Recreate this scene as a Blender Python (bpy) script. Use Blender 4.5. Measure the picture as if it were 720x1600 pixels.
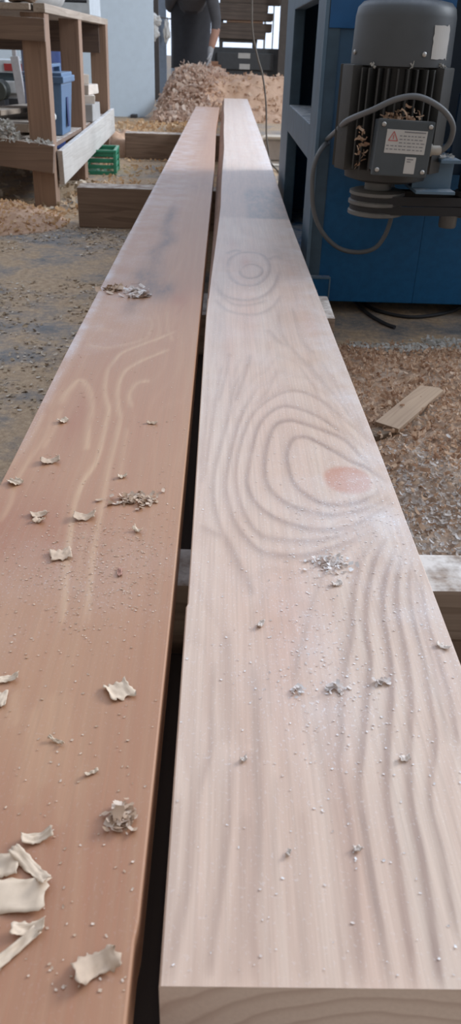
import bpy, bmesh, math, random
import numpy as np
from mathutils import Vector, Matrix, noise

# ------------------------------------------------------------------ camera
S = bpy.context.scene
for o in list(bpy.data.objects):
    bpy.data.objects.remove(o)
COL = S.collection
CAM_H = 0.68
F_PX = 1208.0
ROLL = math.radians(2.0)

def camera_axes():
    d = np.array([353 - 360, 71 - 800, F_PX]); d = d / np.linalg.norm(d)
    hd = np.array([math.cos(ROLL), math.sin(ROLL), 0])
    dn = np.cross(d, hd); dn /= np.linalg.norm(dn)
    if dn[1] < 0: dn = -dn
    X = np.cross(dn, d)
    if X[0] < 0: X = -X
    return np.array([X, d, -dn])
R = camera_axes()
cam = bpy.data.cameras.new('camera')
cam_ob = bpy.data.objects.new('camera', cam); COL.objects.link(cam_ob)
rt, up, bk = R @ np.array([1, 0, 0]), R @ np.array([0, -1, 0]), R @ np.array([0, 0, -1])
M = Matrix.Identity(4)
for i in range(3):
    M[i][0], M[i][1], M[i][2] = rt[i], up[i], bk[i]
M[0][3], M[1][3], M[2][3] = 0, 0, CAM_H
cam_ob.matrix_world = M
cam.sensor_fit = 'VERTICAL'; cam.sensor_height = 36; cam.sensor_width = 36
cam.lens = F_PX / 1600 * 36
cam.clip_start = 0.02; cam.clip_end = 300
cam.dof.use_dof = True; cam.dof.focus_distance = 1.05; cam.dof.aperture_fstop = 13
S.camera = cam_ob

# ------------------------------------------------------------------ world: overcast daylight entering from the far open end and the roof lights
W = bpy.data.worlds.new('world'); S.world = W; W.use_nodes = True
nt = W.node_tree; nt.nodes.clear()
tc = nt.nodes.new('ShaderNodeTexCoord')
dot = nt.nodes.new('ShaderNodeVectorMath'); dot.operation = 'DOT_PRODUCT'
L = Vector((0.36, 0.72, 0.58)).normalized(); dot.inputs[1].default_value = L
ramp = nt.nodes.new('ShaderNodeValToRGB'); ramp.color_ramp.interpolation = 'EASE'
e = ramp.color_ramp.elements
e[0].position = 0.0; e[0].color = (0.30, 0.28, 0.26, 1)
e[1].position = 1.0; e[1].color = (1.10, 1.32, 1.72, 1)
x = e.new(0.5); x.color = (0.38, 0.37, 0.37, 1)
x = e.new(0.72); x.color = (0.68, 0.75, 0.88, 1)
mr = nt.nodes.new('ShaderNodeMapRange'); mr.inputs[1].default_value = -1; mr.inputs[2].default_value = 1
bg = nt.nodes.new('ShaderNodeBackground'); bg.inputs[1].default_value = 1.0
wo = nt.nodes.new('ShaderNodeOutputWorld')
nt.links.new(tc.outputs['Generated'], dot.inputs[0]); nt.links.new(dot.outputs['Value'], mr.inputs[0])
nt.links.new(mr.outputs[0], ramp.inputs[0]); nt.links.new(ramp.outputs[0], bg.inputs[0]); nt.links.new(bg.outputs[0], wo.inputs[0])

def area(name, loc, aim, sx, sy, power, col):
    l = bpy.data.lights.new(name, 'AREA'); l.shape = 'RECTANGLE'; l.size = sx; l.size_y = sy; l.energy = power; l.color = col
    o = bpy.data.objects.new(name, l); COL.objects.link(o); o.location = loc
    o.rotation_euler = (Vector(aim) - Vector(loc)).to_track_quat('-Z', 'Y').to_euler()
area('roof_window_light', (5.6, 4.6, 3.6), (-0.4, 3.2, 0.3), 3.0, 2.0, 460, (0.88, 0.94, 1.0))
vs = S.view_settings
S.display_settings.display_device = 'sRGB'
vs.view_transform = 'Standard'; vs.look = 'None'; vs.exposure = 0.22; vs.gamma = 1.0; vs.use_curve_mapping = False
random.seed(7); rng = np.random.default_rng(11)

# ------------------------------------------------------------------ material helpers
class NT:
    def __init__(s, name):
        s.m = bpy.data.materials.new(name); s.m.use_nodes = True
        s.t = s.m.node_tree; s.b = s.t.nodes['Principled BSDF']
    def n(s, typ, ins=None, **kw):
        nd = s.t.nodes.new(typ)
        for k, v in kw.items(): setattr(nd, k, v)
        for k, v in (ins or {}).items():
            if hasattr(v, 'is_output'): s.t.links.new(v, nd.inputs[k])
            else: nd.inputs[k].default_value = v
        return nd
    def math(s, op, a, b=0.0, clamp=False):
        return s.n('ShaderNodeMath', {0: a, 1: b}, operation=op, use_clamp=clamp).outputs[0]
    def mix(s, f, a, b, mode='MIX'):
        nd = s.n('ShaderNodeMix', data_type='RGBA', blend_type=mode)
        for k, v in ((0, f), (6, a), (7, b)):
            if hasattr(v, 'is_output'): s.t.links.new(v, nd.inputs[k])
            else: nd.inputs[k].default_value = (v if k == 0 else (*v, 1) if len(v) == 3 else v)
        return nd.outputs[2]
    def ramp(s, f, stops, interp='LINEAR'):
        nd = s.n('ShaderNodeValToRGB', {0: f}); cr = nd.color_ramp; cr.interpolation = interp
        while len(cr.elements) < len(stops): cr.elements.new(0.5)
        for el, (p, c) in zip(cr.elements, stops):
            el.position = p; el.color = (c, c, c, 1) if isinstance(c, (int, float)) else (*c, 1)
        return nd.outputs[0]
    def noise(s, vec, scale, detail=3, rough=0.55, dist=0.0):
        return s.n('ShaderNodeTexNoise', {'Vector': vec, 'Scale': scale, 'Detail': detail, 'Roughness': rough, 'Distortion': dist}).outputs['Fac']
    def coord(s, scale=(1, 1, 1), kind='Object'):
        t = s.n('ShaderNodeTexCoord').outputs[kind]
        return s.n('ShaderNodeMapping', {'Vector': t, 'Scale': scale}).outputs[0]
    def out(s, col=None, rough=None, metal=None, bump=None, bstr=0.3, bdist=0.002, spec=None):
        for k, v in (('Base Color', col), ('Roughness', rough), ('Metallic', metal), ('Specular IOR Level', spec)):
            if v is None: continue
            if hasattr(v, 'is_output'): s.t.links.new(v, s.b.inputs[k])
            else: s.b.inputs[k].default_value = (*v, 1) if isinstance(v, tuple) and len(v) == 3 else v
        if bump is not None:
            b = s.n('ShaderNodeBump', {'Height': bump, 'Strength': bstr, 'Distance': bdist})
            s.t.links.new(b.outputs[0], s.b.inputs['Normal'])
        return s.m

def dust_mask(t, lo=0.55, hi=0.95, scale=25):
    g = t.n('ShaderNodeNewGeometry').outputs['Normal']
    z = t.n('ShaderNodeSeparateXYZ', {0: g}).outputs[2]
    up_ = t.n('ShaderNodeMapRange', {0: z, 1: lo, 2: hi}).outputs[0]
    nz = t.ramp(t.noise(t.coord(), scale, 4, .65), [(0.35, 0.0), (0.6, 1.0)])
    return t.math('MULTIPLY', up_, nz)

def mat_plain(name, col, rough=0.6, metal=0.0, var=0.12, dust=0.0, dustcol=(0.52, 0.44, 0.35), scale=18, spec=None):
    t = NT(name); co = t.coord()
    nz = t.noise(co, scale, 4)
    c = t.mix(t.ramp(nz, [(0.3, 0.0), (0.7, 1.0)]), tuple(v * (1 - var) for v in col), tuple(min(1, v * (1 + var)) for v in col))
    if dust:
        c = t.mix(t.math('MULTIPLY', dust_mask(t), dust), c, dustcol)
    return t.out(c, rough, metal, nz, 0.15, 0.002, spec)

def mat_wood(name, light, dark, axis=1, dust=0.0, rough=0.65, ring=14, dustcol=(0.62, 0.54, 0.44)):
    t = NT(name)
    sc = [ring, ring, ring]; sc[axis] = ring * 0.06
    co = t.coord(tuple(sc))
    a = t.noise(co, 1.6, 3, .5, .4)
    bands = t.math('FRACT', t.math('MULTIPLY', a, 7.0))
    f1 = t.ramp(bands, [(0.0, 0.1), (0.6, 0.35), (0.9, 1.0), (1.0, 0.1)])
    sc2 = [160, 160, 160]; sc2[axis] = 4
    fib = t.noise(t.coord(tuple(sc2)), 1.0, 2)
    c = t.mix(f1, light, dark)
    c = t.mix(t.ramp(fib, [(0.35, 0.35), (0.65, 0.0)]), c, tuple(v * 0.8 for v in dark))
    big = t.noise(t.coord(), 3.0, 3)
    c = t.mix(t.ramp(big, [(0.4, 0.0), (0.75, 0.5)]), c, tuple(v * 0.62 for v in dark))
    if dust: c = t.mix(t.math('MULTIPLY', dust_mask(t), dust), c, dustcol)
    return t.out(c, rough, None, fib, 0.25, 0.001)

def mat_plank(name, light, dark, red, bandstops, stainc, dust_sheenc, rough, figc, bandamp=0.35, figamp=1.0, sheen=0.5):
    t = NT(name)
    at = lambda nm: t.n('ShaderNodeAttribute', attribute_name=nm).outputs['Fac']
    g = at('grain')
    wob = t.noise(t.coord((26, 3.2, 26)), 1.0, 3, .55)
    g2 = t.math('ADD', g, t.math('MULTIPLY', t.math('SUBTRACT', wob, 0.5), 0.42))
    fr = t.math('FRACT', g2)
    band = t.ramp(fr, bandstops)
    # every band has its own strength
    fl = t.math('FLOOR', g2)
    hv = t.math('FRACT', t.math('MULTIPLY', t.math('SINE', t.math('MULTIPLY', fl, 12.9)), 43.7))
    band = t.math('MULTIPLY', band, t.math('ADD', 0.6 * bandamp, t.math('MULTIPLY', hv, 0.4 * bandamp)))
    fw = t.noise(t.coord((60, 10, 60)), 1.0, 3, .6)
    fig = t.math('MULTIPLY', t.math('MULTIPLY', at('figure'), figamp, True), t.ramp(fw, [(0.25, 0.55), (0.6, 1.0)]))
    fib = t.noise(t.coord((330, 6, 330)), 1.0, 3, .6)
    fib2 = t.noise(t.coord((90, 2.0, 90)), 1.0, 3, .6)
    mott = t.noise(t.coord((24, 1.5, 24)), 1.0, 4, .6)
    base = t.mix(at('red'), light, red)
    base = t.mix(t.ramp(mott, [(0.35, 0.6), (0.65, 0.0)]), base, tuple(a * .5 + b * .5 for a, b in zip(light, red)))
    c = t.mix(band, base, dark)
    c = t.mix(t.math('MULTIPLY', at('figdark'), 0.8), c, red)
    c = t.mix(fig, c, figc)
    c = t.mix(t.ramp(fib, [(0.38, 0.22), (0.62, 0.0)]), c, tuple(v * 0.62 for v in dark))
    c = t.mix(t.ramp(fib2, [(0.4, 0.16), (0.62, 0.0)]), c, red)
    # grey blotchy stain and knots
    sb = t.noise(t.coord((45, 12, 45)), 1.0, 4, .7)
    st = t.math('MULTIPLY', at('stain'), t.ramp(sb, [(0.3, 0.35), (0.65, 1.0)]))
    c = t.mix(st, c, stainc)
    c = t.mix(t.math('MULTIPLY', at('knot'), t.ramp(sb, [(0.25, 0.7), (0.7, 1.0)])), c, tuple(v * f for v, f in zip(red, (0.86, 0.66, 0.58))))
    # fine sawdust lying on the face; on the pale plank also painted sheen
    sp = t.noise(t.coord((1, 0.8, 1)), 420, 2, .6)
    spm = t.noise(t.coord(), 16, 3, .6)
    film = t.math('MULTIPLY', at('dust'), t.ramp(spm, [(0.3, 0.45), (0.7, 1.0)]))
    thr = t.math('ADD', t.math('MULTIPLY', t.math('SUBTRACT', sp, 0.6), 9.0), t.math('MULTIPLY', film, 0.9), True)
    df = t.math('MULTIPLY', t.math('MAXIMUM', t.math('MULTIPLY', film, 0.75), thr), t.math('MULTIPLY', film, 1.25), True)
    c = t.mix(df, c, dust_sheenc)
    h = t.math('ADD', t.math('MULTIPLY', fib, 0.5), t.math('ADD', t.math('MULTIPLY', fig, 0.4), t.math('MULTIPLY', thr, film)))
    return t.out(c, rough, None, h, 0.25, 0.0012, sheen)

# ------------------------------------------------------------------ mesh helpers
def link(name, bm, mat, parent=None, smooth=False):
    me = bpy.data.meshes.new(name)
    if isinstance(bm, bpy.types.Mesh): me = bm
    else:
        bm.to_mesh(me); bm.free()
    for m in (mat if isinstance(mat, (list, tuple)) else [mat]): me.materials.append(m)
    if smooth:
        for p in me.polygons: p.use_smooth = True
    o = bpy.data.objects.new(name, me); COL.objects.link(o)
    if parent is not None:
        o.parent = parent
    return o

def tag(o, label, cat, group=None, kind=None):
    o['label'] = label; o['category'] = cat
    if group: o['group'] = group
    if kind: o['kind'] = kind
    return o
def thing(name, label, cat, loc=(0, 0, 0), rot=(0, 0, 0), group=None):
    o = bpy.data.objects.new(name, None); COL.objects.link(o); o.location = loc; o.rotation_euler = rot
    o.empty_display_size = 0.05
    return tag(o, label, cat, group)

def box(bm, c, s, rot=None, bev=0.0, taper=None):
    """box centred at c, size s"""
    b2 = bmesh.new(); bmesh.ops.create_cube(b2, size=1)
    for v in b2.verts:
        v.co = Vector((v.co.x * s[0], v.co.y * s[1], v.co.z * s[2]))
        if taper: v.co.x *= 1 + taper * (v.co.z / s[2]); v.co.y *= 1 + taper * (v.co.z / s[2])
    if bev: bmesh.ops.bevel(b2, geom=b2.edges[:], offset=bev, segments=2, affect='EDGES', profile=0.7)
    mt = Matrix.Translation(Vector(c))
    if rot is not None: mt = mt @ (rot if isinstance(rot, Matrix) else Matrix.Rotation(rot[2], 4, 'Z') @ Matrix.Rotation(rot[1], 4, 'Y') @ Matrix.Rotation(rot[0], 4, 'X'))
    b2.transform(mt)
    tmp = bpy.data.meshes.new('tmp'); b2.to_mesh(tmp); b2.free(); bm.from_mesh(tmp); bpy.data.meshes.remove(tmp)
def boxes(*args, bev=0.003):
    bm = bmesh.new()
    for a in args: box(bm, a[0], a[1], a[2] if len(a) > 2 else None, bev)
    return bm
def mm(x0, x1, y0, y1, z0, z1):
    return (((x0 + x1) / 2, (y0 + y1) / 2, (z0 + z1) / 2), (x1 - x0, y1 - y0, z1 - z0))
def beam(bm, p0, p1, w, h, bev=0.003, upv=(0, 0, 1)):
    """box from p0 to p1 (centre line), w wide, h high"""
    p0, p1 = Vector(p0), Vector(p1); d = (p1 - p0); ln = d.length; d.normalize()
    u = Vector(upv); s = d.cross(u).normalized(); u = s.cross(d)
    m = Matrix(((s.x, d.x, u.x, 0), (s.y, d.y, u.y, 0), (s.z, d.z, u.z, 0), (0, 0, 0, 1)))
    box(bm, (p0 + p1) / 2, (w, ln, h), m, bev)
def lathe(bm, prof, c=(0, 0, 0), seg=40, rot=None):
    rings = []
    mt = Matrix.Translation(Vector(c))
    if rot is not None: mt = mt @ rot
    for r, z in prof:
        rings.append([bm.verts.new(mt @ Vector((r * math.cos(2 * math.pi * k / seg), r * math.sin(2 * math.pi * k / seg), z))) for k in range(seg)])
    for a, b in zip(rings, rings[1:]):
        for k in range(seg):
            bm.faces.new((a[k], a[(k + 1) % seg], b[(k + 1) % seg], b[k]))
    bm.faces.new(rings[0][::-1]); bm.faces.new(rings[-1])
def tube(bm, pts, r, seg=10, sub=6):
    P = [Vector(p) for p in pts]
    Q = []
    for i in range(len(P) - 1):
        p0, p1, p2, p3 = P[max(i - 1, 0)], P[i], P[i + 1], P[min(i + 2, len(P) - 1)]
        for k in range(sub):
            t = k / sub
            Q.append(0.5 * ((2 * p1) + (p2 - p0) * t + (2 * p0 - 5 * p1 + 4 * p2 - p3) * t * t + (3 * p1 - p0 - 3 * p2 + p3) * t ** 3))
    Q.append(P[-1])
    rings = []; n = None
    for i, q in enumerate(Q):
        d = (Q[min(i + 1, len(Q) - 1)] - Q[max(i - 1, 0)]).normalized()
        if n is None:
            n = d.cross(Vector((0.3, 0.2, 1))).normalized()
        n = (n - d * n.dot(d)).normalized(); b = d.cross(n)
        rr = r[i / (len(Q) - 1)] if callable(r) else r
        rings.append([bm.verts.new(q + rr * (math.cos(2 * math.pi * k / seg) * n + math.sin(2 * math.pi * k / seg) * b)) for k in range(seg)])
    for a, b in zip(rings, rings[1:]):
        for k in range(seg): bm.faces.new((a[k], a[(k + 1) % seg], b[(k + 1) % seg], b[k]))
    bm.faces.new(rings[0][::-1]); bm.faces.new(rings[-1])
def smooth_by_angle(o, ang=40):
    me = o.data
    for p in me.polygons: p.use_smooth = True
    me.set_sharp_from_angle(angle=math.radians(ang))
    return o
def roughen(bm, amp, sc):
    for v in bm.verts:
        v.co += noise.noise_vector(v.co * sc) * amp
GRAIN_RIGHT="0.165,0.863,8.2 0.151,0.862,8.2 0.18,0.868,8.2 0.133,0.869,7.4 0.191,0.868,7.4 0.157,0.825,7.4 0.161,0.89,7.4 0.18,0.915,7 0.153,0.952,7 0.136,0.975,7 0.123,0.988,7 0.107,0.978,7 0.096,0.931,7 0.096,0.883,7 0.1,0.849,7 0.117,0.817,7 0.137,0.803,7 0.165,0.807,7 0.194,0.932,6 0.181,0.98,6 0.159,1.005,6 0.137,1.024,6 0.105,1.042,6 0.085,1.026,6 0.072,0.974,6 0.065,0.913,6 0.064,0.866,6 0.071,0.829,6 0.088,0.801,6 0.108,0.789,6 0.134,0.779,6 0.162,0.786,6 0.192,0.804,6 0.201,0.959,5 0.176,1.009,5 0.153,1.055,5 0.125,1.085,5 0.1,1.094,5 0.077,1.066,5 0.06,1.02,5 0.05,0.955,5 0.042,0.888,5 0.04,0.849,5 0.047,0.807,5 0.063,0.778,5 0.082,0.76,5 0.111,0.747,5 0.137,0.747,5 0.165,0.76,5 0.192,0.787,5 0.209,0.981,4 0.196,1.033,4 0.177,1.083,4 0.156,1.131,4 0.122,1.158,4 0.089,1.133,4 0.056,1.07,4 0.039,0.999,4 0.03,0.936,4 0.026,0.879,4 0.027,0.834,4 0.032,0.793,4 0.041,0.755,4 0.054,0.728,4 0.08,0.723,4 0.108,0.722,4 0.131,0.729,4 0.159,0.745,4 0.19,0.773,4 0.177,1.156,3 0.147,1.229,3 0.099,1.238,3 0.066,1.185,3 0.039,1.069,3 0.025,0.98,3 0.017,0.902,3 0.013,0.848,3 0.016,0.799,3 0.024,0.754,3 0.038,0.719,3 0.053,0.697,3 0.078,0.691,3 0.106,0.695,3 0.132,0.71,3 0.16,0.73,3 0.191,0.761,3 0.209,1.124,2 0.185,1.231,2 0.164,1.305,2 0.027,1.17,2 0.017,1.057,2 0.007,0.961,2 -0.002,0.878,2 -0.003,0.819,2 0.003,0.766,2 0.013,0.718,2 0.022,0.685,2 0.012,0.725,2 0.025,0.677,2 0.037,0.638,2 0.003,1.244,1 -0.002,1.11,1 -0.009,0.978,1 -0.014,0.877,1 -0.015,0.804,1 -0.008,0.716,1 0.002,0.662,1 0.01,0.62,1 0.145,0.706,1 0.118,0.666,1 0.101,0.616,1 0.09,0.571,1 0.077,0.525,1 0.07,0.479,1 0.174,0.719,2 0.151,0.66,2 0.139,0.611,2 0.132,0.567,2 0.122,0.527,2 0.112,0.48,2 0.106,0.435,2 0.099,0.408,2 0.101,0.368,2 0.1,0.326,2 0.096,0.289,2 0.094,0.257,2 0.19,0.72,3 0.166,0.66,3 0.153,0.611,3 0.146,0.561,3 0.143,0.527,3 0.133,0.481,3 0.12,0.419,3 0.118,0.417,3 0.112,0.388,3 0.111,0.354,3 0.11,0.314,3 0.11,0.278,3 0.11,0.247,3 0.201,0.712,4 0.18,0.654,4 0.168,0.605,4 0.163,0.544,4 0.157,0.491,4 0.142,0.427,4 0.138,0.417,4 0.133,0.384,4 0.13,0.34,4 0.128,0.301,4 0.126,0.267,4 0.124,0.247,4 0.209,0.696,5 0.19,0.647,5 0.181,0.593,5 0.177,0.534,5 0.171,0.482,5 0.159,0.428,5 0.155,0.417,5 0.149,0.377,5 0.147,0.334,5 0.145,0.296,5 0.141,0.26,5 0.214,0.688,6 0.201,0.64,6 0.195,0.581,6 0.191,0.523,6 0.186,0.473,6 0.18,0.424,6 0.169,0.418,6 0.163,0.377,6 0.162,0.334,6 0.159,0.296,6 0.216,0.655,7 0.208,0.587,7 0.206,0.529,7 0.203,0.473,7 0.198,0.429,7 0.183,0.418,7 0.177,0.37,7 0.074,0.589,0 0.06,0.559,0 0.053,0.525,0 0.063,0.602,0 0.042,0.488,0 0.047,0.451,0 0.063,0.415,0 0.056,0.36,0 0.072,0.36,0 0.05,0.316,0 0.062,0.289,0 0.052,0.256,0 0.07,0.256,0 0.091,0.391,0.8 0.086,0.326,0.8 0.083,0.281,0.8 0.039,0.415,1 0.039,0.375,1 0.035,0.325,1 0.032,0.283,1 0.033,0.246,1 0.03,0.359,1.6 0.025,0.309,1.6 0.021,0.271,1.6 0.018,0.415,2.5 0.016,0.359,2.5 0.011,0.312,2.5 0.006,0.277,2.5 0.004,0.247,2.5 -0.008,0.436,3.6 -0.007,0.377,3.6 -0.011,0.312,3.6 -0.015,0.282,3.6 -0.019,0.25,3.6 -0.02,0.377,4.4 -0.022,0.315,4.4 -0.025,0.266,4.4 0.032,0.513,1.2 0.036,0.464,1.2 0.029,0.54,1.2 0.014,0.54,2 0.014,0.488,2 0.014,0.433,2 0.005,0.523,2.6 0,0.478,2.6 0.004,0.424,2.6 -0.011,0.523,3.5 -0.013,0.468,3.5 -0.015,0.424,3.5 -0.018,0.612,2.4 -0.021,0.574,2.4 -0.011,0.654,1.4 -0.019,0.699,1.4 -0.018,0.765,0.8 -0.019,0.717,0.8 0.046,1.931,4 0.067,1.992,4 0.09,1.983,4 0.099,1.914,4 0.086,1.858,4 0.061,1.86,4 0.074,1.927,4.6 0.015,1.938,3 0.024,2.061,3 0.067,2.119,3 0.109,2.098,3 0.123,1.999,3 0.112,1.883,3 0.081,1.785,3 0.044,1.791,3 0.023,1.851,3 -0.009,1.766,2 0.009,1.701,2 0.037,1.674,2 0.067,1.675,2 0.099,1.716,2 0.124,1.8,2 0.142,1.931,2 -0.011,1.672,1 0.012,1.597,1 0.045,1.568,1 0.078,1.571,1 0.11,1.624,1 0.135,1.724,1 0.161,1.867,1 0.051,1.428,1 0.057,1.326,1 0.047,1.235,1 0.027,1.133,1 0.064,1.403,0.2 0.082,1.431,0.2 0.069,1.303,0.2 0.119,1.536,1 0.127,1.435,1 0.142,1.345,1 0.161,1.243,1 0.184,1.144,1 0.166,1.655,2 0.156,1.524,2 0.164,1.411,2 0.18,1.312,2 0.195,1.203,2 0.186,1.71,3 0.178,1.541,3 0.186,1.413,3 0.202,1.291,3 0.203,1.731,4 0.204,1.544,4 0.212,1.376,4 0,1.231,2 0.008,1.322,2 0.014,1.425,2 -0.002,1.525,2 0.028,1.233,1.5 0.037,1.362,1.5 -0.027,2.72,3 0.02,3.04,1.9 0.07,2.97,1 0.11,2.71,0.3 0.15,2.84,1.1 0.19,3.09,2.4 0.225,2.98,4 -0.027,3.42,3 0.02,3.74,2.48 0.07,3.67,1 0.11,3.41,0.3 0.15,3.54,1.68 0.19,3.79,2.4 0.225,3.68,4 -0.027,4.42,3 0.02,4.74,1.88 0.07,4.67,1 0.11,4.41,0.3 0.15,4.54,1.08 0.19,4.79,2.4 0.225,4.68,4 -0.027,5.82,3 0.02,6.14,2.02 0.07,6.07,1 0.11,5.81,0.3 0.15,5.94,1.22 0.19,6.19,2.4 0.225,6.08,4 -0.027,7.32,3 0.02,7.64,1.98 0.07,7.57,1 0.11,7.31,0.3 0.15,7.44,1.18 0.19,7.69,2.4 0.225,7.58,4 -0.027,9.02,3 0.02,9.34,2.23 0.07,9.27,1 0.11,9.01,0.3 0.15,9.14,1.43 0.19,9.39,2.4 0.225,9.28,4"
GRAIN_LEFT="-0.126,1.489,3 -0.136,1.384,3 -0.173,1.307,3 -0.183,1.222,3 -0.177,1.141,3 -0.161,1.064,3 -0.158,1.003,3 -0.163,1.067,3 -0.159,0.988,3 -0.156,0.901,3 -0.165,0.839,3 -0.165,0.778,3 -0.158,0.7,3 -0.147,0.619,3 -0.083,1.388,4 -0.107,1.312,4 -0.138,1.266,4 -0.156,1.218,4 -0.156,1.142,4 -0.147,1.074,4 -0.14,1.03,4 -0.142,1.068,4 -0.138,0.98,4 -0.137,0.886,4 -0.133,0.813,4 -0.131,0.748,4 -0.129,0.69,4 -0.122,0.619,4 -0.111,1.179,5 -0.13,1.167,5 -0.137,1.123,5 -0.127,1.076,5 -0.115,1.009,5 -0.118,0.92,5 -0.116,0.842,5 -0.109,0.749,5 -0.101,0.659,5 -0.12,1.124,5.6 -0.113,1.086,5.6 -0.243,1.059,2 -0.242,1.106,2 -0.235,1.142,2 -0.224,1.183,2 -0.205,1.149,2 -0.189,1.1,2 -0.182,1.027,2 -0.187,1.055,2 -0.18,0.987,2 -0.172,0.925,2 -0.213,1.079,1 -0.219,1.025,1 -0.216,1.118,1 -0.207,1.004,0.8 -0.202,0.949,0.8 -0.206,0.852,0.8 -0.214,0.789,0.8 -0.274,0.963,2 -0.269,1,2 -0.21,1.323,2 -0.179,1.359,2 -0.149,1.383,2 -0.133,1.457,2 -0.224,1.272,1.4 -0.203,1.273,1.4 -0.223,1.213,1.4 -0.244,1.375,3 -0.241,1.246,3 -0.246,1.157,3 -0.254,1.115,3 -0.243,1.447,4 -0.251,1.388,4 -0.251,1.211,4 -0.259,1.086,4 -0.241,1.041,3 -0.236,0.974,3 -0.242,0.905,3 -0.248,0.835,3 -0.253,1.041,4 -0.253,0.955,4 -0.261,0.872,4 -0.245,0.836,3 -0.239,0.781,3 -0.243,0.743,3 -0.126,1.555,6 -0.113,1.444,6 -0.114,1.372,6 -0.095,1.592,7 -0.091,1.446,7 -0.083,1.381,7 -0.073,1.631,6.6 -0.076,1.478,6.6 -0.045,1.286,7 -0.047,1.129,7 -0.049,1.01,7 -0.037,1.45,8 -0.036,1.286,8 -0.039,1.13,8 -0.042,1.01,8 -0.087,1.072,7 -0.079,0.889,7 -0.073,0.75,7 -0.071,0.621,7 -0.063,1.013,8 -0.057,0.86,8 -0.058,0.715,8 -0.054,0.622,8 -0.103,1.01,6 -0.095,0.843,6 -0.09,0.725,6 -0.085,0.621,6 -0.182,0.758,1.5 -0.177,0.699,1.5 -0.177,0.657,1.5 -0.224,0.744,1 -0.222,0.697,1 -0.204,0.698,1 -0.161,0.591,2 -0.17,0.618,2 -0.17,0.464,1.4 -0.16,0.464,2 -0.147,0.464,2.6 -0.133,0.464,3.4 -0.12,0.465,4.2 -0.102,0.465,5 -0.09,0.465,6 -0.075,0.466,6.6 -0.06,0.466,7.4 -0.046,0.467,8.3 -0.15,0.385,1.4 -0.142,0.385,2 -0.132,0.385,2.6 -0.122,0.385,3.4 -0.108,0.386,4.2 -0.095,0.386,5 -0.083,0.386,6 -0.069,0.386,6.6 -0.057,0.387,7.4 -0.048,0.387,8.3 -0.132,0.311,1.4 -0.125,0.311,2 -0.113,0.311,2.6 -0.104,0.312,3.4 -0.095,0.312,4.2 -0.086,0.312,5 -0.075,0.312,6 -0.065,0.312,6.6 -0.055,0.312,7.4 -0.046,0.312,8.3 -0.118,0.252,1.4 -0.113,0.252,2 -0.104,0.252,2.6 -0.096,0.252,3.4 -0.09,0.252,4.2 -0.08,0.252,5 -0.07,0.253,6 -0.062,0.253,6.6 -0.054,0.253,7.4 -0.046,0.253,8.3 -0.265,2.1,1 -0.22,2.1,2.2 -0.17,2.1,3.5 -0.12,2.1,5 -0.08,2.1,6.5 -0.045,2.1,8 -0.265,2.7,1 -0.22,2.7,2.2 -0.17,2.7,3.5 -0.12,2.7,5 -0.08,2.7,6.5 -0.045,2.7,8 -0.265,3.5,1 -0.22,3.5,2.2 -0.17,3.5,3.5 -0.12,3.5,5 -0.08,3.5,6.5 -0.045,3.5,8 -0.265,4.6,1 -0.22,4.6,2.2 -0.17,4.6,3.5 -0.12,4.6,5 -0.08,4.6,6.5 -0.045,4.6,8 -0.265,6,1 -0.22,6,2.2 -0.17,6,3.5 -0.12,6,5 -0.08,6,6.5 -0.045,6,8 -0.265,7.6,1 -0.22,7.6,2.2 -0.17,7.6,3.5 -0.12,7.6,5 -0.08,7.6,6.5 -0.045,7.6,8 -0.265,0.1,1 -0.22,0.1,1.6 -0.17,0.1,3 -0.12,0.1,5 -0.08,0.1,6.5 -0.045,0.1,8 -0.265,-0.5,1 -0.22,-0.5,1.6 -0.17,-0.5,3 -0.12,-0.5,5 -0.08,-0.5,6.5 -0.045,-0.5,8"
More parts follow.
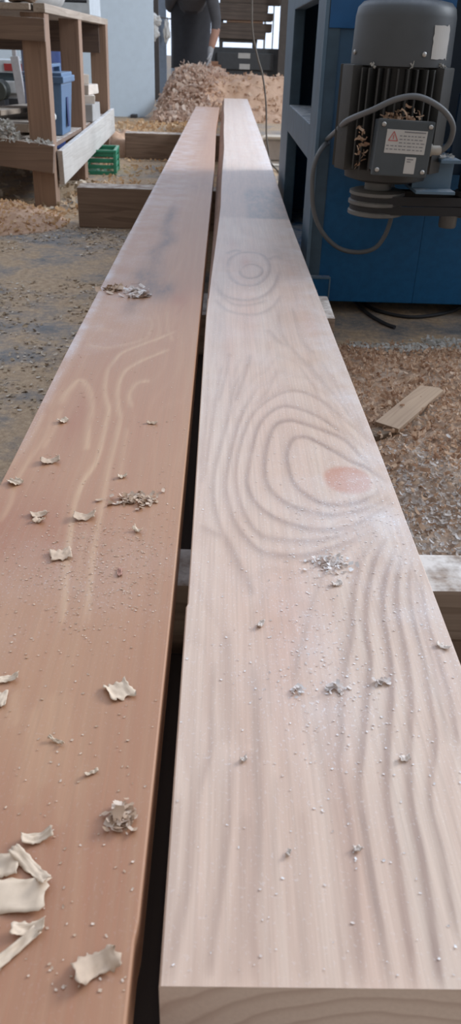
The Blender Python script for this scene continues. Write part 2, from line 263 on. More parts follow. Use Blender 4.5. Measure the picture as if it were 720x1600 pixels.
FIG_RIGHT="1,0.0035:0.2189,0.8582 0.205,0.8842 0.1931,0.9034 0.1796,0.9148 0.167,0.935 0.1536,0.9533 0.1364,0.9773 0.1233,0.9875 0.1066,0.9783 0.0958,0.9312 0.0957,0.8825 0.1005,0.8487 0.1172,0.8174 0.1365,0.8032 0.1645,0.8059 0.1875,0.8207 0.2054,0.8429|0.8,0.004:0.2076,0.9001 0.1936,0.9322 0.1807,0.9798 0.1595,1.0046 0.1369,1.0244 0.1173,1.0381 0.105,1.0424 0.0853,1.0263 0.0724,0.9736 0.065,0.9129 0.0637,0.8656 0.0708,0.8293 0.0882,0.801 0.1077,0.7886 0.1338,0.7793 0.1617,0.7858 0.1918,0.8037 0.2172,0.8291|0.75,0.0035:0.2015,0.9585 0.1764,1.0094 0.1525,1.0554 0.1253,1.0851 0.0999,1.0943 0.0768,1.0662 0.0602,1.0199 0.05,0.9545 0.0425,0.8876 0.0397,0.8494 0.0473,0.8073 0.0631,0.7781 0.0821,0.7599 0.1105,0.747 0.1366,0.7468 0.1647,0.7603 0.1924,0.7871 0.2198,0.8153|0.55,0.0035:0.209,0.9814 0.1961,1.0329 0.1771,1.0831 0.156,1.1314 0.1222,1.1583 0.0889,1.1327 0.0557,1.0701 0.0392,0.9995 0.0302,0.9361 0.0257,0.879 0.027,0.8343 0.0316,0.7931 0.0407,0.755 0.0544,0.7285 0.0796,0.7225 0.1082,0.7219 0.1312,0.7287 0.1592,0.7448 0.19,0.7728|0.65,0.004:0.0662,1.1847 0.0386,1.0691 0.0249,0.98 0.0167,0.9022 0.0129,0.8481 0.0163,0.7991 0.0243,0.7543 0.0382,0.7191 0.0531,0.6971 0.0775,0.6915 0.1056,0.6948 0.1322,0.7103 0.1603,0.7299 0.1914,0.7615|0.5,0.004:0.0523,1.2755 0.0267,1.1697 0.0172,1.0573 0.0071,0.961 -0.0017,0.8776 -0.0027,0.8187 0.003,0.7659 0.0129,0.7181 0.022,0.685|0.5,0.005:-0.018,0.7494 0.0009,0.7329 0.0124,0.7249 0.0255,0.6775 0.0355,0.6412 0.041,0.6173|0.4,0.004:0.0081,1.2721 0.0035,1.2182 -0.0024,1.1097 -0.0089,0.9781 -0.0145,0.8769 -0.0173,0.8467|0.35,0.004:-0.0158,1.2431 -0.0149,1.0762 -0.0184,0.9595 -0.02,0.8766|0.45,0.003:0.213,0.9816 0.1996,1.0583 0.1845,1.1449 0.166,1.2299 0.1541,1.3118|0.4,0.003:0.2156,0.9727 0.2067,1.0486 0.1967,1.1341 0.1886,1.2186 0.1805,1.2994|0.35,0.0025:0.1955,0.9716 0.1805,1.0419 0.1626,1.1093 0.1527,1.1908 0.1366,1.2819|0.35,0.003:0.2181,0.9639 0.2122,1.0289 0.2071,1.1122 0.2014,1.2067|0.3,0.004:0.1002,1.2517 0.0814,1.1615 0.0563,1.0915|0.3,0.004:0.038,1.3027 0.0272,1.2199 0.0198,1.1572|0.45,0.003:0.1565,0.7224 0.1233,0.6736 0.1011,0.616 0.0901,0.5713 0.0774,0.5253 0.0703,0.489|0.7,0.0045:0.1871,0.7406 0.1574,0.6825 0.1393,0.6107 0.1322,0.5666 0.1218,0.5266 0.1121,0.4804 0.1055,0.4349 0.0994,0.4077 0.1008,0.3682 0.0996,0.3262 0.0962,0.2892 0.0941,0.2565 0.0943,0.244|1,0.0035:0.1981,0.7368 0.1729,0.6831 0.1528,0.6112 0.1457,0.5611 0.1433,0.5272 0.1331,0.4809 0.1213,0.4269 0.1122,0.3876 0.1112,0.3537 0.11,0.3135 0.1105,0.2781 0.1102,0.2442|1,0.0035:0.2013,0.7119 0.1795,0.6535 0.1681,0.6051 0.1631,0.5444 0.156,0.4913 0.1434,0.4358 0.1328,0.3841 0.1304,0.3401 0.1282,0.3015 0.1263,0.2674 0.1239,0.2443|1,0.0035:0.2088,0.7081 0.1902,0.6467 0.1811,0.5927 0.1772,0.5336 0.171,0.4819 0.1606,0.4362 0.1488,0.3766 0.1472,0.3336 0.1446,0.2957 0.1411,0.2596 0.1394,0.2445|0.8,0.003:0.2138,0.6885 0.2012,0.64 0.1946,0.5807 0.1914,0.5231 0.1857,0.4727 0.1804,0.4324 0.1631,0.3769 0.1617,0.3338 0.1588,0.2959 0.1571,0.2732|0.7,0.003:0.2162,0.6548 0.208,0.5873 0.2061,0.529 0.2032,0.4731 0.1978,0.4286|0.5,0.003:0.2142,0.6695 0.2041,0.6063 0.1998,0.5343 0.1945,0.4777 0.1893,0.4284|0.55,0.006:0.0381,0.5242 0.0391,0.4785 0.0379,0.4168 0.036,0.4149 0.0372,0.3745 0.0336,0.3251 0.03,0.2827 0.0303,0.2445|0.4,0.005:0.03,0.3669 0.0255,0.3154 0.0217,0.277 0.0196,0.2437|0.55,0.004:0.0178,0.4145 0.0155,0.3592 0.0107,0.312 0.006,0.2768 0.0035,0.2467|0.45,0.004:0.0033,0.5232 0.0012,0.4728 0.0019,0.4242 -0.0073,0.3775 -0.0105,0.3117 -0.0148,0.2821 -0.0191,0.2452|0.35,0.004:-0.0201,0.3773 -0.0222,0.3147 -0.0244,0.2709 -0.0245,0.2452|0.35,0.005:0.0144,0.563 0.0142,0.4876 0.0147,0.4245|0.4,0.006:0.1032,0.4999 0.0976,0.4659 0.0941,0.4263 0.0954,0.4162 0.0945,0.368 0.0948,0.3196 0.0905,0.2723 0.088,0.2451|0.25,0.004:0.052,0.3985 0.0448,0.3253 0.0396,0.2508|0.25,0.004:0.0691,0.3676 0.0642,0.2946 0.061,0.2449|0.83,0.004:0.0459,1.9307 0.0671,1.987 0.0902,1.9826 0.1029,1.9374 0.095,1.8807 0.0748,1.8526 0.0558,1.859 0.0454,1.8969 0.0459,1.9307|0.75,0.006:0.0147,1.9385 0.0207,2.0352 0.0423,2.1023 0.0735,2.1251 0.1094,2.0977 0.1229,1.9986 0.1129,1.8827 0.0838,1.7958 0.049,1.788 0.0255,1.8407 0.0147,1.9385|0.68,0.006:-0.0091,1.7659 0.0094,1.7015 0.037,1.6735 0.0671,1.6748 0.099,1.7163 0.124,1.8002 0.1424,1.9306|0.52,0.005:-0.0106,1.6723 0.012,1.5973 0.0452,1.5681 0.0785,1.5712 0.1097,1.6235 0.1354,1.7238|0.52,0.005:-0.0035,1.7281 0.0267,1.6409 0.066,1.6362 0.1023,1.6748|0.75,0.008:0.0118,2.0984 0.0366,2.142 0.0551,2.1308|0.6,0.008:0.1193,2.0475 0.1456,2.0892 0.1585,2.0523|0.45,0.006:0.0931,1.4741 0.1152,1.3938 0.1316,1.3822|0.45,0.005:0.124,1.6165 0.1189,1.4908 0.1248,1.4078 0.1469,1.3095 0.1649,1.2432 0.1843,1.1436|0.45,0.004:0.0204,1.3356 0.014,1.2322 0.0015,1.1039|0.52,0.005:0.0574,1.3264 0.0449,1.2238 0.0264,1.1055|0.38,0.005:0.1535,1.6194 0.1545,1.5391 0.1554,1.4103 0.1741,1.3356"
FIG_LEFT="1,0.004:-0.0795,1.4467 -0.1094,1.4001 -0.1342,1.3671 -0.158,1.3342 -0.1725,1.307 -0.1801,1.2629 -0.1832,1.2215 -0.1766,1.1407 -0.1609,1.0642 -0.1583,1.0031|1,0.004:-0.1623,1.0669 -0.1576,0.9879 -0.1557,0.9012 -0.1645,0.8394 -0.1647,0.7777 -0.1569,0.6999 -0.1466,0.6186 -0.1405,0.5659|0.9,0.004:-0.0872,1.3399 -0.1074,1.3122 -0.138,1.2661 -0.156,1.2178 -0.1565,1.1421 -0.1473,1.0743 -0.1403,1.0298|0.9,0.004:-0.1421,1.0681 -0.1379,0.9798 -0.1367,0.8863 -0.1335,0.8126 -0.1313,0.7476 -0.1293,0.69 -0.1224,0.6194 -0.1167,0.5667|0.7,0.004:-0.1097,1.1823 -0.1216,1.1803 -0.1323,1.1667 -0.1369,1.1232 -0.1277,1.0756|0.45,0.004:-0.1272,1.0087 -0.1225,0.903 -0.1204,0.8416|0.8,0.006:-0.2372,1.0779 -0.2386,1.1164 -0.2332,1.1524 -0.2244,1.1828 -0.2095,1.1645 -0.1949,1.1193 -0.1854,1.0627 -0.1811,1.0187|0.8,0.005:-0.1866,1.0601 -0.1818,1.0054 -0.1726,0.9293|0.5,0.005:-0.2419,1.361 -0.2075,1.3395 -0.1782,1.3553 -0.1491,1.3798 -0.1336,1.4124|0.4,0.006:-0.2317,1.4484 -0.2017,1.436|0.45,0.005:-0.232,1.0624 -0.2272,1.0027 -0.2327,0.9303|0.5,0.004:-0.2425,1.0514 -0.2356,0.9742 -0.2423,0.9047 -0.2466,0.8427 -0.2405,0.7873 -0.2428,0.7428|0.4,0.004:-0.2549,1.0506 -0.2551,0.964 -0.2624,0.8797|0.4,0.004:-0.1257,1.5548 -0.1135,1.4437 -0.1164,1.3714|0.4,0.004:-0.1067,1.5738 -0.0994,1.4601 -0.0829,1.3811|0.4,0.004:-0.1443,1.5361 -0.1292,1.4729 -0.1336,1.4124|0.3,0.005:-0.1454,0.7349 -0.1412,0.6787 -0.1345,0.619|0.3,0.006:-0.1657,0.4796 -0.1549,0.4412|0.3,0.006:-0.145,0.4641 -0.1347,0.4066 -0.1324,0.365|0.25,0.006:-0.133,0.4804 -0.1238,0.4181 -0.1208,0.3813|0.25,0.005:-0.1195,0.4808 -0.1085,0.4072 -0.1011,0.3465|0.2,0.006:-0.0928,0.4075 -0.0839,0.3288 -0.0759,0.2525"
FIG_LEFT_DARK="0.5,0.004:-0.069,1.6499 -0.0817,1.5849 -0.087,1.5415|0.4,0.005:-0.2574,1.0766 -0.2449,1.0409 -0.2453,0.998|0.35,0.003:-0.2462,1.3885 -0.239,1.2347 -0.2537,1.1154|0.3,0.004:-0.0923,0.3717 -0.0925,0.343 -0.0929,0.3184|0.35,0.008:-0.104,0.3539 -0.0993,0.3116 -0.0909,0.2524|0.35,0.008:-0.0827,0.3862 -0.0752,0.312 -0.0671,0.2396|0.3,0.008:-0.06,0.3663 -0.0551,0.2962 -0.0512,0.2397|0.3,0.006:-0.1034,0.2803 -0.095,0.2269"
# ------------------------------------------------------------------ the setting
def mat_floor():
    t = NT('dusty_concrete')
    co = t.coord()
    n1 = t.noise(co, 2.2, 5, .62, .3); n2 = t.noise(co, 55, 4, .7); n3 = t.noise(co, 9, 4, .6, .2); n4 = t.noise(co, 240, 3, .7)
    conc = t.mix(t.ramp(n3, [(0.3, 0.0), (0.7, 1.0)]), (0.15, 0.148, 0.145), (0.27, 0.265, 0.26))
    dst = t.mix(t.ramp(n2, [(0.3, 0.0), (0.7, 1.0)]), (0.29, 0.19, 0.11), (0.52, 0.38, 0.245))
    f = t.math('ADD', t.math('MULTIPLY', n1, 1.0), t.math('ADD', t.math('MULTIPLY', n3, .55), t.math('MULTIPLY', n2, .35)))
    c = t.mix(t.ramp(f, [(0.76, 0.0), (1.0, 1.0)]), conc, dst)
    c = t.mix(t.ramp(n4, [(0.58, 0.0), (0.72, 0.55)]), c, (0.60, 0.54, 0.46))
    c = t.mix(t.ramp(n4, [(0.30, 0.6), (0.42, 0.0)]), c, (0.09, 0.075, 0.06))
    return t.out(c, 0.85, None, t.math('ADD', n2, n4), 0.5, 0.006, 0.3)
FLOOR = mat_floor()
bm = bmesh.new()
box(bm, (0, 20, -0.05), (60, 80, 0.1))
fl = link('floor', bm, FLOOR); fl['kind'] = 'structure'

# ------------------------------------------------------------------ planks
def parse(s): return np.array([[float(v) for v in p.split(',')] for p in s.split()])
def tps(P, lam):
    """smooth level field through traced growth-ring points (x, y, level)"""
    fy = lambda y: np.log((np.asarray(y) + 0.6) / 0.85) * 1.15
    A = np.c_[P[:, 0] / 0.25, fy(P[:, 1])]; n = len(A)
    def U(d2): return np.where(d2 > 1e-12, 0.5 * d2 * np.log(np.maximum(d2, 1e-12)), 0)
    K = U(((A[:, None] - A[None]) ** 2).sum(-1)) + lam * np.eye(n)
    Q = np.c_[np.ones(n), A]
    Mx = np.block([[K, Q], [Q.T, np.zeros((3, 3))]])
    w = np.linalg.solve(Mx, np.r_[P[:, 2], 0, 0, 0])
    def ev(x, y):
        B = np.c_[np.ravel(x) / 0.25, fy(np.ravel(y))]
        out = np.empty(len(B))
        for i in range(0, len(B), 4000):
            b = B[i:i + 4000]
            out[i:i + 4000] = U(((b[:, None] - A[None]) ** 2).sum(-1)) @ w[:n] + np.c_[np.ones(len(b)), b] @ w[n:]
        return out
    return ev
def blob(x, y, cx, cy, rx, ry, p=2.0, ang=0):
    dx, dy = x - cx, y - cy
    if ang: dx, dy = dx * math.cos(ang) + dy * math.sin(ang), -dx * math.sin(ang) + dy * math.cos(ang)
    return np.exp(-((np.abs(dx) / rx) ** p + (np.abs(dy) / ry) ** p))

def figure(s, x, y, asp=0.55):
    """strength of the traced growth-ring lines at (x, y): sharp on one flank, soft on the other"""
    out = np.zeros(len(x))
    for ln in s.split('|'):
        hd, ps = ln.split(':'); st, wd = [float(v) for v in hd.split(',')]
        P = np.array([[float(v) for v in p.split(',')] for p in ps.split()])
        # Catmull-Rom refinement
        Q = []
        for i in range(len(P) - 1):
            p0, p1, p2, p3 = P[max(i - 1, 0)], P[i], P[i + 1], P[min(i + 2, len(P) - 1)]
            for k in range(5):
                t = k / 5; Q.append(0.5 * (2 * p1 + (p2 - p0) * t + (2 * p0 - 5 * p1 + 4 * p2 - p3) * t * t + (3 * p1 - p0 - 3 * p2 + p3) * t ** 3))
        Q.append(P[-1]); Q = np.array(Q) * (1, asp)
        m = (x > Q[:, 0].min() - .03) & (x < Q[:, 0].max() + .03) & (y * asp > Q[:, 1].min() - .04) & (y * asp < Q[:, 1].max() + .04)
        if not m.any(): continue
        X = np.c_[x[m], y[m] * asp]; best = np.full(len(X), 1e9); sg = np.zeros(len(X)); tp = np.zeros(len(X))
        n = len(Q) - 1
        for i in range(n):
            a, d = Q[i], Q[i + 1] - Q[i]; L2 = max(d @ d, 1e-12)
            u = np.clip(((X - a) @ d) / L2, 0, 1); r = X - a - u[:, None] * d
            dd = np.hypot(r[:, 0], r[:, 1]); b = dd < best
            best[b] = dd[b]; sg[b] = (d[0] * r[b, 1] - d[1] * r[b, 0]); tp[b] = (i + u[b]) / n
        w = np.where(sg > 0, wd * 0.6, wd * 1.25)
        fade = np.clip(np.minimum(tp, 1 - tp) / 0.10, 0, 1) ** 0.7
        out[m] = np.maximum(out[m], st * fade * np.exp(-(best / w) ** 2))
    return out
def make_plank(name, y0, y1, left, right, ztop, thick, field, zones, mats, wane=None, nx=110, bow=None):
    """one long sawn plank: fine grid on the upper face, small arris chamfers, square sides"""
    ys = [y0]
    while ys[-1] < y1:
        ys.append(ys[-1] + max(0.0035, 0.0052 * max(ys[-1], 0.3)))
    ys[-1] = y1; ys = np.array(ys); ny = len(ys)
    xl, xr = np.array([left(v) for v in ys]), np.array([right(v) for v in ys])
    cw = np.array([wane(v) if wane else 0.0012 for v in ys])     # width of the left arris / wane
    u = np.linspace(0, 1, nx)
    X = (xl + cw)[:, None] + u[None] * (xr - 0.0014 - xl - cw)[:, None]
    Y = np.repeat(ys[:, None], nx, 1)
    Z = np.full_like(X, ztop)
    # profile columns: left bottom, left side top, [top grid], right side top, right bottom
    lw = np.minimum(cw * 1.6, thick * 0.85)
    PX = np.c_[xl + 0.001, xl, xl, X, xr, xr, xr - 0.001]
    PZ = np.c_[np.full(ny, ztop - thick), np.full(ny, ztop - thick + 0.001), ztop - lw, Z, np.full(ny, ztop - 0.0014), np.full(ny, ztop - thick + 0.001), np.full(ny, ztop - thick)]
    PY = np.repeat(ys[:, None], PX.shape[1], 1)
    nc = PX.shape[1]
    V = np.stack([PX, PY, PZ], -1).reshape(-1, 3)
    F = []
    for j in range(ny - 1):
        a = j * nc
        for i in range(nc - 1): F.append((a + i, a + i + 1, a + nc + i + 1, a + nc + i))
        F.append((a + nc - 1, a, a + nc, a + 2 * nc - 1))
    nf = len(F)
    F.append(tuple(range(nc))[::-1]); F.append(tuple((ny - 1) * nc + i for i in range(nc)))
    me = bpy.data.meshes.new(name); me.from_pydata(V.tolist(), [], F); me.update()
    gx, gy = V[:, 0], V[:, 1]
    g = field(gx, gy)
    for nm, arr in [('grain', g)] + list(zones(gx, gy).items()):
        at = me.attributes.new(nm, 'FLOAT', 'POINT'); at.data.foreach_set('value', np.asarray(arr, dtype=np.float32))
    o = link(name, me, mats)
    fi = np.zeros(len(F), dtype=np.int32); fi[nf:] = 1
    if wane:      # barky wane strip along the left arris
        for j in range(ny - 1):
            if cw[j] > 0.003: fi[j * nc + 2] = 2
    me.polygons.foreach_set('material_index', fi)
    return o

GR = tps(parse(GRAIN_RIGHT), 2e-3)
GL = tps(parse(GRAIN_LEFT), 2e-3)
sm = lambda a, b, v: np.clip((v - a) / (b - a), 0, 1) ** 2 * (3 - 2 * np.clip((v - a) / (b - a), 0, 1))

def zones_right(x, y):
    red = 0.9 * blob(x, y, 0.075, 0.60, 0.032, 0.10) + 0.5 * blob(x, y, 0.055, 1.50, 0.022, 0.14) + 0.5 * blob(x, y, 0.175, 1.95, 0.022, 0.22) + 0.6 * blob(x, y, 0.185, 1.50, 0.015, 0.10) + 0.4 * blob(x, y, 0.01, 2.0, 0.02, 0.12) + 0.5 * blob(x, y, 0.02, 1.35, 0.012, 0.2) + 0.5 * blob(x, y, 0.06, 0.47, 0.02, 0.12) + 0.6 * blob(x, y, 0.10, 0.35, 0.013, 0.12) + 0.4 * blob(x, y, 0.03, 0.36, 0.012, 0.12) \
        + 0.6 * blob(x, y, 0.05, 1.75, 0.03, 0.25) + 0.5 * blob(x, y, 0.16, 1.6, 0.03, 0.3) + 0.35 * blob(x, y, 0.09, 1.05, 0.05, 0.25) + 0.35 * blob(x, y, 0.02, 0.62, 0.02, 0.25) + 0.4 * blob(x, y, 0.10, 2.1, 0.08, 0.2) \
        + 0.5 * sm(2.55, 2.65, y) * (1 - sm(3.6, 3.75, y))
    knot = 1.0 * sm(0.25, 0.5, blob(x, y, 0.168, 0.866, 0.030, 0.036, 2.2)) + 0.6 * blob(x, y, 0.062, 2.02, 0.012, 0.07) + 0.35 * blob(x, y, 0.03, 2.22, 0.012, 0.05)
    stain = 0.85 * sm(0.07, 0.1, x) * sm(2.58, 2.62, y) * (1 - sm(3.05, 3.3, y)) + 0.35 * sm(2.58, 2.62, y) * (1 - sm(3.75, 3.85, y)) + 0.3 * blob(x, y, 0.14, 2.15, 0.05, 0.08) + 0.35 * blob(x, y, 0.0, 1.55, 0.015, 0.3) + 0.5 * blob(x, y, 0.0, 3.95, 0.014, 0.35) + 0.3 * blob(x, y, 0.03, 2.25, 0.03, 0.06)
    dust = 0.30 + 0.35 * sm(0.13, 0.22, x) * sm(0.35, 0.7, y) + 0.30 * blob(x, y, 0.14, 0.78, 0.08, 0.12) + 0.25 * blob(x, y, 0.09, 0.53, 0.05, 0.14) + 0.08 * sm(0.9, 1.3, y) * (1 - sm(2.2, 2.6, y)) \
        + 0.15 * sm(3.8, 3.9, y + 1.2 * (x - 0.15)) - 0.15 * (1 - sm(0.3, 0.5, y)) - 0.3 * sm(2.58, 2.64, y) * (1 - sm(3.7, 3.8, y))  # right-edge and far whitening paints window sheen in with the dust
    return dict(red=np.clip(red, 0, 1), knot=np.clip(knot, 0, 1), stain=np.clip(stain, 0, 1), dust=np.clip(dust, 0, 1), figure=figure(FIG_RIGHT, x, y), figdark=0 * x)
def zones_left(x, y):
    red = 0.8 * blob(x, y, -0.205, 1.04, 0.022, 0.14) + 0.9 * blob(x, y, -0.235, 0.74, 0.06, 0.10) + 0.5 * blob(x, y, -0.185, 0.72, 0.05, 0.08) + 0.45 * blob(x, y, -0.20, 1.32, 0.03, 0.12) + 0.6 * blob(x, y, -0.06, 0.42, 0.03, 0.14) \
        + 0.75 * (1 - sm(0.30, 0.42, y + 0.5 * (x + 0.09))) * (1 - 0.5 * sm(-0.07, -0.045, x)) + 0.5 * blob(x, y, -0.075, 1.68, 0.03, 0.12) + 0.3 * blob(x, y, -0.1, 0.95, 0.05, 0.3)
    knot = 0.5 * blob(x, y, -0.09, 1.66, 0.016, 0.05) + 0.25 * blob(x, y, -0.205, 1.02, 0.012, 0.08)
    w = 0.012 * np.sin(y * 9) + 0.006 * np.sin(y * 23)
    stain = 0.9 * blob(x, y, -0.158 + w, 1.80, 0.036, 0.15) + 0.75 * blob(x, y, -0.19 + w, 1.64, 0.018, 0.10) + 0.55 * blob(x, y, -0.12, 1.73, 0.02, 0.08) + 0.85 * blob(x, y, -0.166 + w, 2.2, 0.024, 0.28) + 0.9 * blob(x, y, -0.165, 2.62, 0.016, 0.18) \
        + 0.55 * blob(x, y, -0.235, 1.72, 0.018, 0.035) + 0.3 * sm(2.9, 3.2, y) * (1 - sm(3.4, 3.7, y)) + 0.25 * blob(x, y, -0.12, 5.0, 0.03, 0.5)
    dust = 0.10 + 0.40 * sm(1.15, 1.5, y - 1.2 * (x + 0.2)) * sm(-0.09, -0.19, x) + 0.3 * sm(2.3, 3.2, y) * sm(-0.05, -0.12, x) + 0.35 * blob(x, y, -0.11, 0.66, 0.07, 0.09) + 0.2 * blob(x, y, -0.2, 0.62, 0.05, 0.1) + 0.5 * sm(-0.245, -0.262, x) * sm(0.8, 1.0, y)
    return dict(red=np.clip(red, 0, 1), knot=np.clip(knot, 0, 1), stain=np.clip(stain, 0, 1), dust=np.clip(dust * (1 - 0.85 * np.clip(stain, 0, 1)), 0, 1), figure=figure(FIG_LEFT, x, y), figdark=figure(FIG_LEFT_DARK, x, y))

def mat_endgrain():
    t = NT('plank_end_grain')
    p = t.n('ShaderNodeTexCoord').outputs['Object']
    q = t.n('ShaderNodeMapping', {'Vector': p, 'Location': (-0.070, 0, -0.128), 'Scale': (0.62, 0, 1.0)}).outputs[0]
    ln = t.n('ShaderNodeVectorMath', {0: q}, operation='LENGTH').outputs['Value']
    w = t.noise(t.coord((20, 1, 20)), 1.0, 2)
    d = t.math('FRACT', t.math('ADD', t.math('MULTIPLY', ln, 62.0), w))
    f = t.ramp(d, [(0.0, 0.05), (0.55, 0.2), (0.86, 1.0), (1.0, 0.05)])
    c = t.mix(f, (0.80, 0.65, 0.54), (0.62, 0.47, 0.38))
    nz = t.noise(t.coord(), 300, 3)
    c = t.mix(t.ramp(nz, [(0.35, 0.3), (0.6, 0.0)]), c, (0.66, 0.52, 0.43))
    return t.out(c, 0.75, None, nz, 0.2, 0.001, 0.3)
END = mat_endgrain()
WANE = mat_wood('plank_wane', (0.36, 0.21, 0.14), (0.25, 0.14, 0.09), 1, rough=0.8, ring=40)
PR = mat_plank('pale_pink_softwood', (0.63, 0.477, 0.36), (0.42, 0.27, 0.19), (0.56, 0.33, 0.225),
               [(0.0, 0.85), (0.10, 0.30), (0.28, 0.0), (0.50, 0.12), (0.78, 0.60), (0.93, 0.90), (1.0, 0.85)], (0.27, 0.215, 0.18), (0.74, 0.705, 0.70), 0.42, (0.33, 0.215, 0.155), 0.38, 1.2)
PL = mat_plank('reddish_softwood', (0.420, 0.228, 0.126), (0.51, 0.315, 0.185), (0.340, 0.148, 0.080),
               [(0.0, 0.75), (0.12, 0.35), (0.3, 0.0), (0.7, 0.0), (0.9, 0.35), (1.0, 0.75)], (0.155, 0.105, 0.085), (0.56, 0.49, 0.47), 0.46, (0.545, 0.345, 0.20), 0.22, 0.9, 0.32)
ZT = 0.21
def lerp(tab):
    a = np.array(tab); return lambda v: float(np.interp(v, a[:, 0], a[:, 1]))
wn = lerp([(0, 0.0012), (1.55, 0.0014), (1.9, 0.006), (2.3, 0.012), (2.8, 0.020), (4.5, 0.028), (6.5, 0.024), (9.1, 0.019)])
pr = make_plank('wooden_plank', 0.243, 9.09, lambda v: -0.0265 + 0.0013 * math.sin(v * 3.1) * (v > 0.6), lerp([(0, 0.224), (0.9, 0.224), (1.4, 0.220), (2.0, 0.2175), (2.6, 0.2155), (3.5, 0.220), (4.4, 0.227), (9.1, 0.236)]), ZT, 0.05, GR, zones_right, [PR, END, WANE], wn)
tag(pr, 'long pale freshly planed plank with big oval knot, right of the dark gap', 'plank')
lr = lerp([(-1, -0.0445), (0.27, -0.0435), (0.283, -0.042), (0.36, -0.0415), (0.6, -0.0405), (2.6, -0.0395), (3.8, -0.040), (5.7, -0.053), (7.8, -0.045)])
pl = make_plank('wooden_plank', -0.45, 7.7, lerp([(-1, -0.265), (0.9, -0.2655), (1.3, -0.2685), (2.1, -0.267), (3.2, -0.263), (7.7, -0.254)]), lr, ZT, 0.05, GL, zones_left, [PL, END])
tag(pl, 'long reddish plank with grey stain and curled shavings, left of the dark gap', 'plank')

# ------------------------------------------------------------------ bearers under the planks
OLDW = mat_wood('weathered_timber', (0.25, 0.165, 0.115), (0.15, 0.095, 0.065), 0, dust=0.95, rough=0.8, ring=9, dustcol=(0.47, 0.40, 0.33))
PALEW = mat_wood('dusty_timber', (0.33, 0.25, 0.19), (0.20, 0.14, 0.10), 0, dust=1.0, rough=0.8, ring=9, dustcol=(0.60, 0.55, 0.50))
GAPSHADE = mat_wood('gap_shade_brown', (0.060, 0.040, 0.030), (0.035, 0.022, 0.017), 1, rough=0.9, ring=9)
def bearer(x0, x1, y0, y1, z0, z1, mat, label, rz=0.0):
    c, s = mm(x0, x1, y0, y1, z0, z1)
    b = boxes((( 0, 0, s[2] / 2), s), bev=0.006)
    bmesh.ops.subdivide_edges(b, edges=[e for e in b.edges if e.calc_length() > 0.2], cuts=8)
    roughen(b, 0.0025, 9)
    for v in b.verts: v.co.z = max(v.co.z, 0.0); v.co.z = min(v.co.z, s[2] - 0.0002)
    o = link('timber_bearer', b, mat); o.location = (c[0], c[1], z0); o.rotation_euler = (0, 0, rz)
    return tag(o, label, 'timber', 'bearers under the planks')
bearer(-0.32, 0.44, 0.70, 0.775, 0.088, 0.16, PALEW, 'dusty timber bearer under the pale plank edge, upper of the nearest pair')
bearer(-0.30, 0.42, 0.712, 0.79, 0.0, 0.088, OLDW, 'dark timber lying on the floor, lower of the nearest pair')
for y0_, y1_, lab in ((-0.40, 0.69, 'nearer dark strip added on the floor for the shade down the gap between the planks'), (0.80, 1.71, 'dark strip added on the floor for the gap shade, beyond the nearest bearers')):
    bearer(-0.13, 0.05, y0_, y1_, 0.0, 0.07, GAPSHADE, lab)  # added strips, their dark colour stands in for shade in the gap
bearer(-0.25, 0.262, 1.72, 1.90, 0.0, 0.16, PALEW, 'white-dusted bearer end beside the pale plank, near the machine foot')
bearer(-0.605, 0.19, 3.44, 3.56, 0.0, 0.16, OLDW, 'brown square timber bearer on the floor, right of the workbench front leg', 0.012)
bearer(-0.665, 0.21, 5.75, 5.88, 0.0, 0.16, OLDW, 'farthest brown timber bearer under the planks, in front of the white panel', 0.012)
# ------------------------------------------------------------------ workbench on the left
BW = mat_wood('bench_timber', (0.34, 0.215, 0.145), (0.25, 0.155, 0.105), 2, dust=0.9, rough=0.75, ring=8)
BWX = mat_wood('bench_rail_timber', (0.25, 0.165, 0.115), (0.18, 0.115, 0.08), 0, dust=1.0, rough=0.75, ring=8, dustcol=(0.66, 0.60, 0.54))
BWY = mat_wood('bench_board_timber', (0.44, 0.36, 0.29), (0.33, 0.26, 0.20), 1, dust=1.0, rough=0.75, ring=8, dustcol=(0.62, 0.58, 0.54))
PALEB = mat_wood('greyed_pale_board', (0.58, 0.545, 0.50), (0.48, 0.44, 0.395), 1, dust=0.8, rough=0.7, ring=7, dustcol=(0.68, 0.67, 0.68))
wb = thing('workbench', 'rough wooden workbench with square legs and pale side board, at left', 'workbench', (-1.3, 4.8, 0))
def bpart(name, arrs, mat, bev=0.004, rough=0.0015, label=None, sub=None):
    b = bmesh.new()
    for a in arrs:
        if len(a) == 4: beam(b, *a, bev=bev)
        else: box(b, a[0], a[1], None, bev)
    roughen(b, rough, 6)
    b.transform(Matrix.Translation((1.3, -4.8, 0)))
    o = link(name, b, mat, sub or wb)
    if label: o['label'] = label
    return o
for (x0, y0) in ((-0.877, 3.87), (-0.872, 4.72), (-0.868, 5.74), (-1.80, 3.87), (-1.80, 4.72), (-1.80, 5.74)):
    b = bmesh.new(); beam(b, (x0 + 0.05, y0 + 0.05, 0), (x0 + 0.05, y0 + 0.05, 0.775), 0.102, 0.10, 0.004, (0, 1, 0))
    for v in b.verts: v.co.x += 0.012 * (0.775 - v.co.z) / 0.775 * (-1) + 0.008
    b.transform(Matrix.Translation((1.3, -4.8, 0)))
    link('leg', b, BW, wb)
bpart('front_apron', [((-1.85, 3.86, 0.742), (-0.765, 3.852, 0.712), 0.022, 0.085)], BWX)
bpart('front_rail', [((-1.85, 3.845, 0.335), (-0.768, 3.845, 0.213), 0.045, 0.118)], BWX)
bpart('back_apron', [((-1.85, 5.72, 0.698), (-0.80, 5.72, 0.698), 0.022, 0.166)], mat_wood('dark_rail', (0.13, 0.085, 0.06), (0.08, 0.05, 0.04), 0, ring=8))
bpart('back_rail', [((-1.85, 5.70, 0.20), (-0.80, 5.70, 0.20), 0.04, 0.10)], BWX)
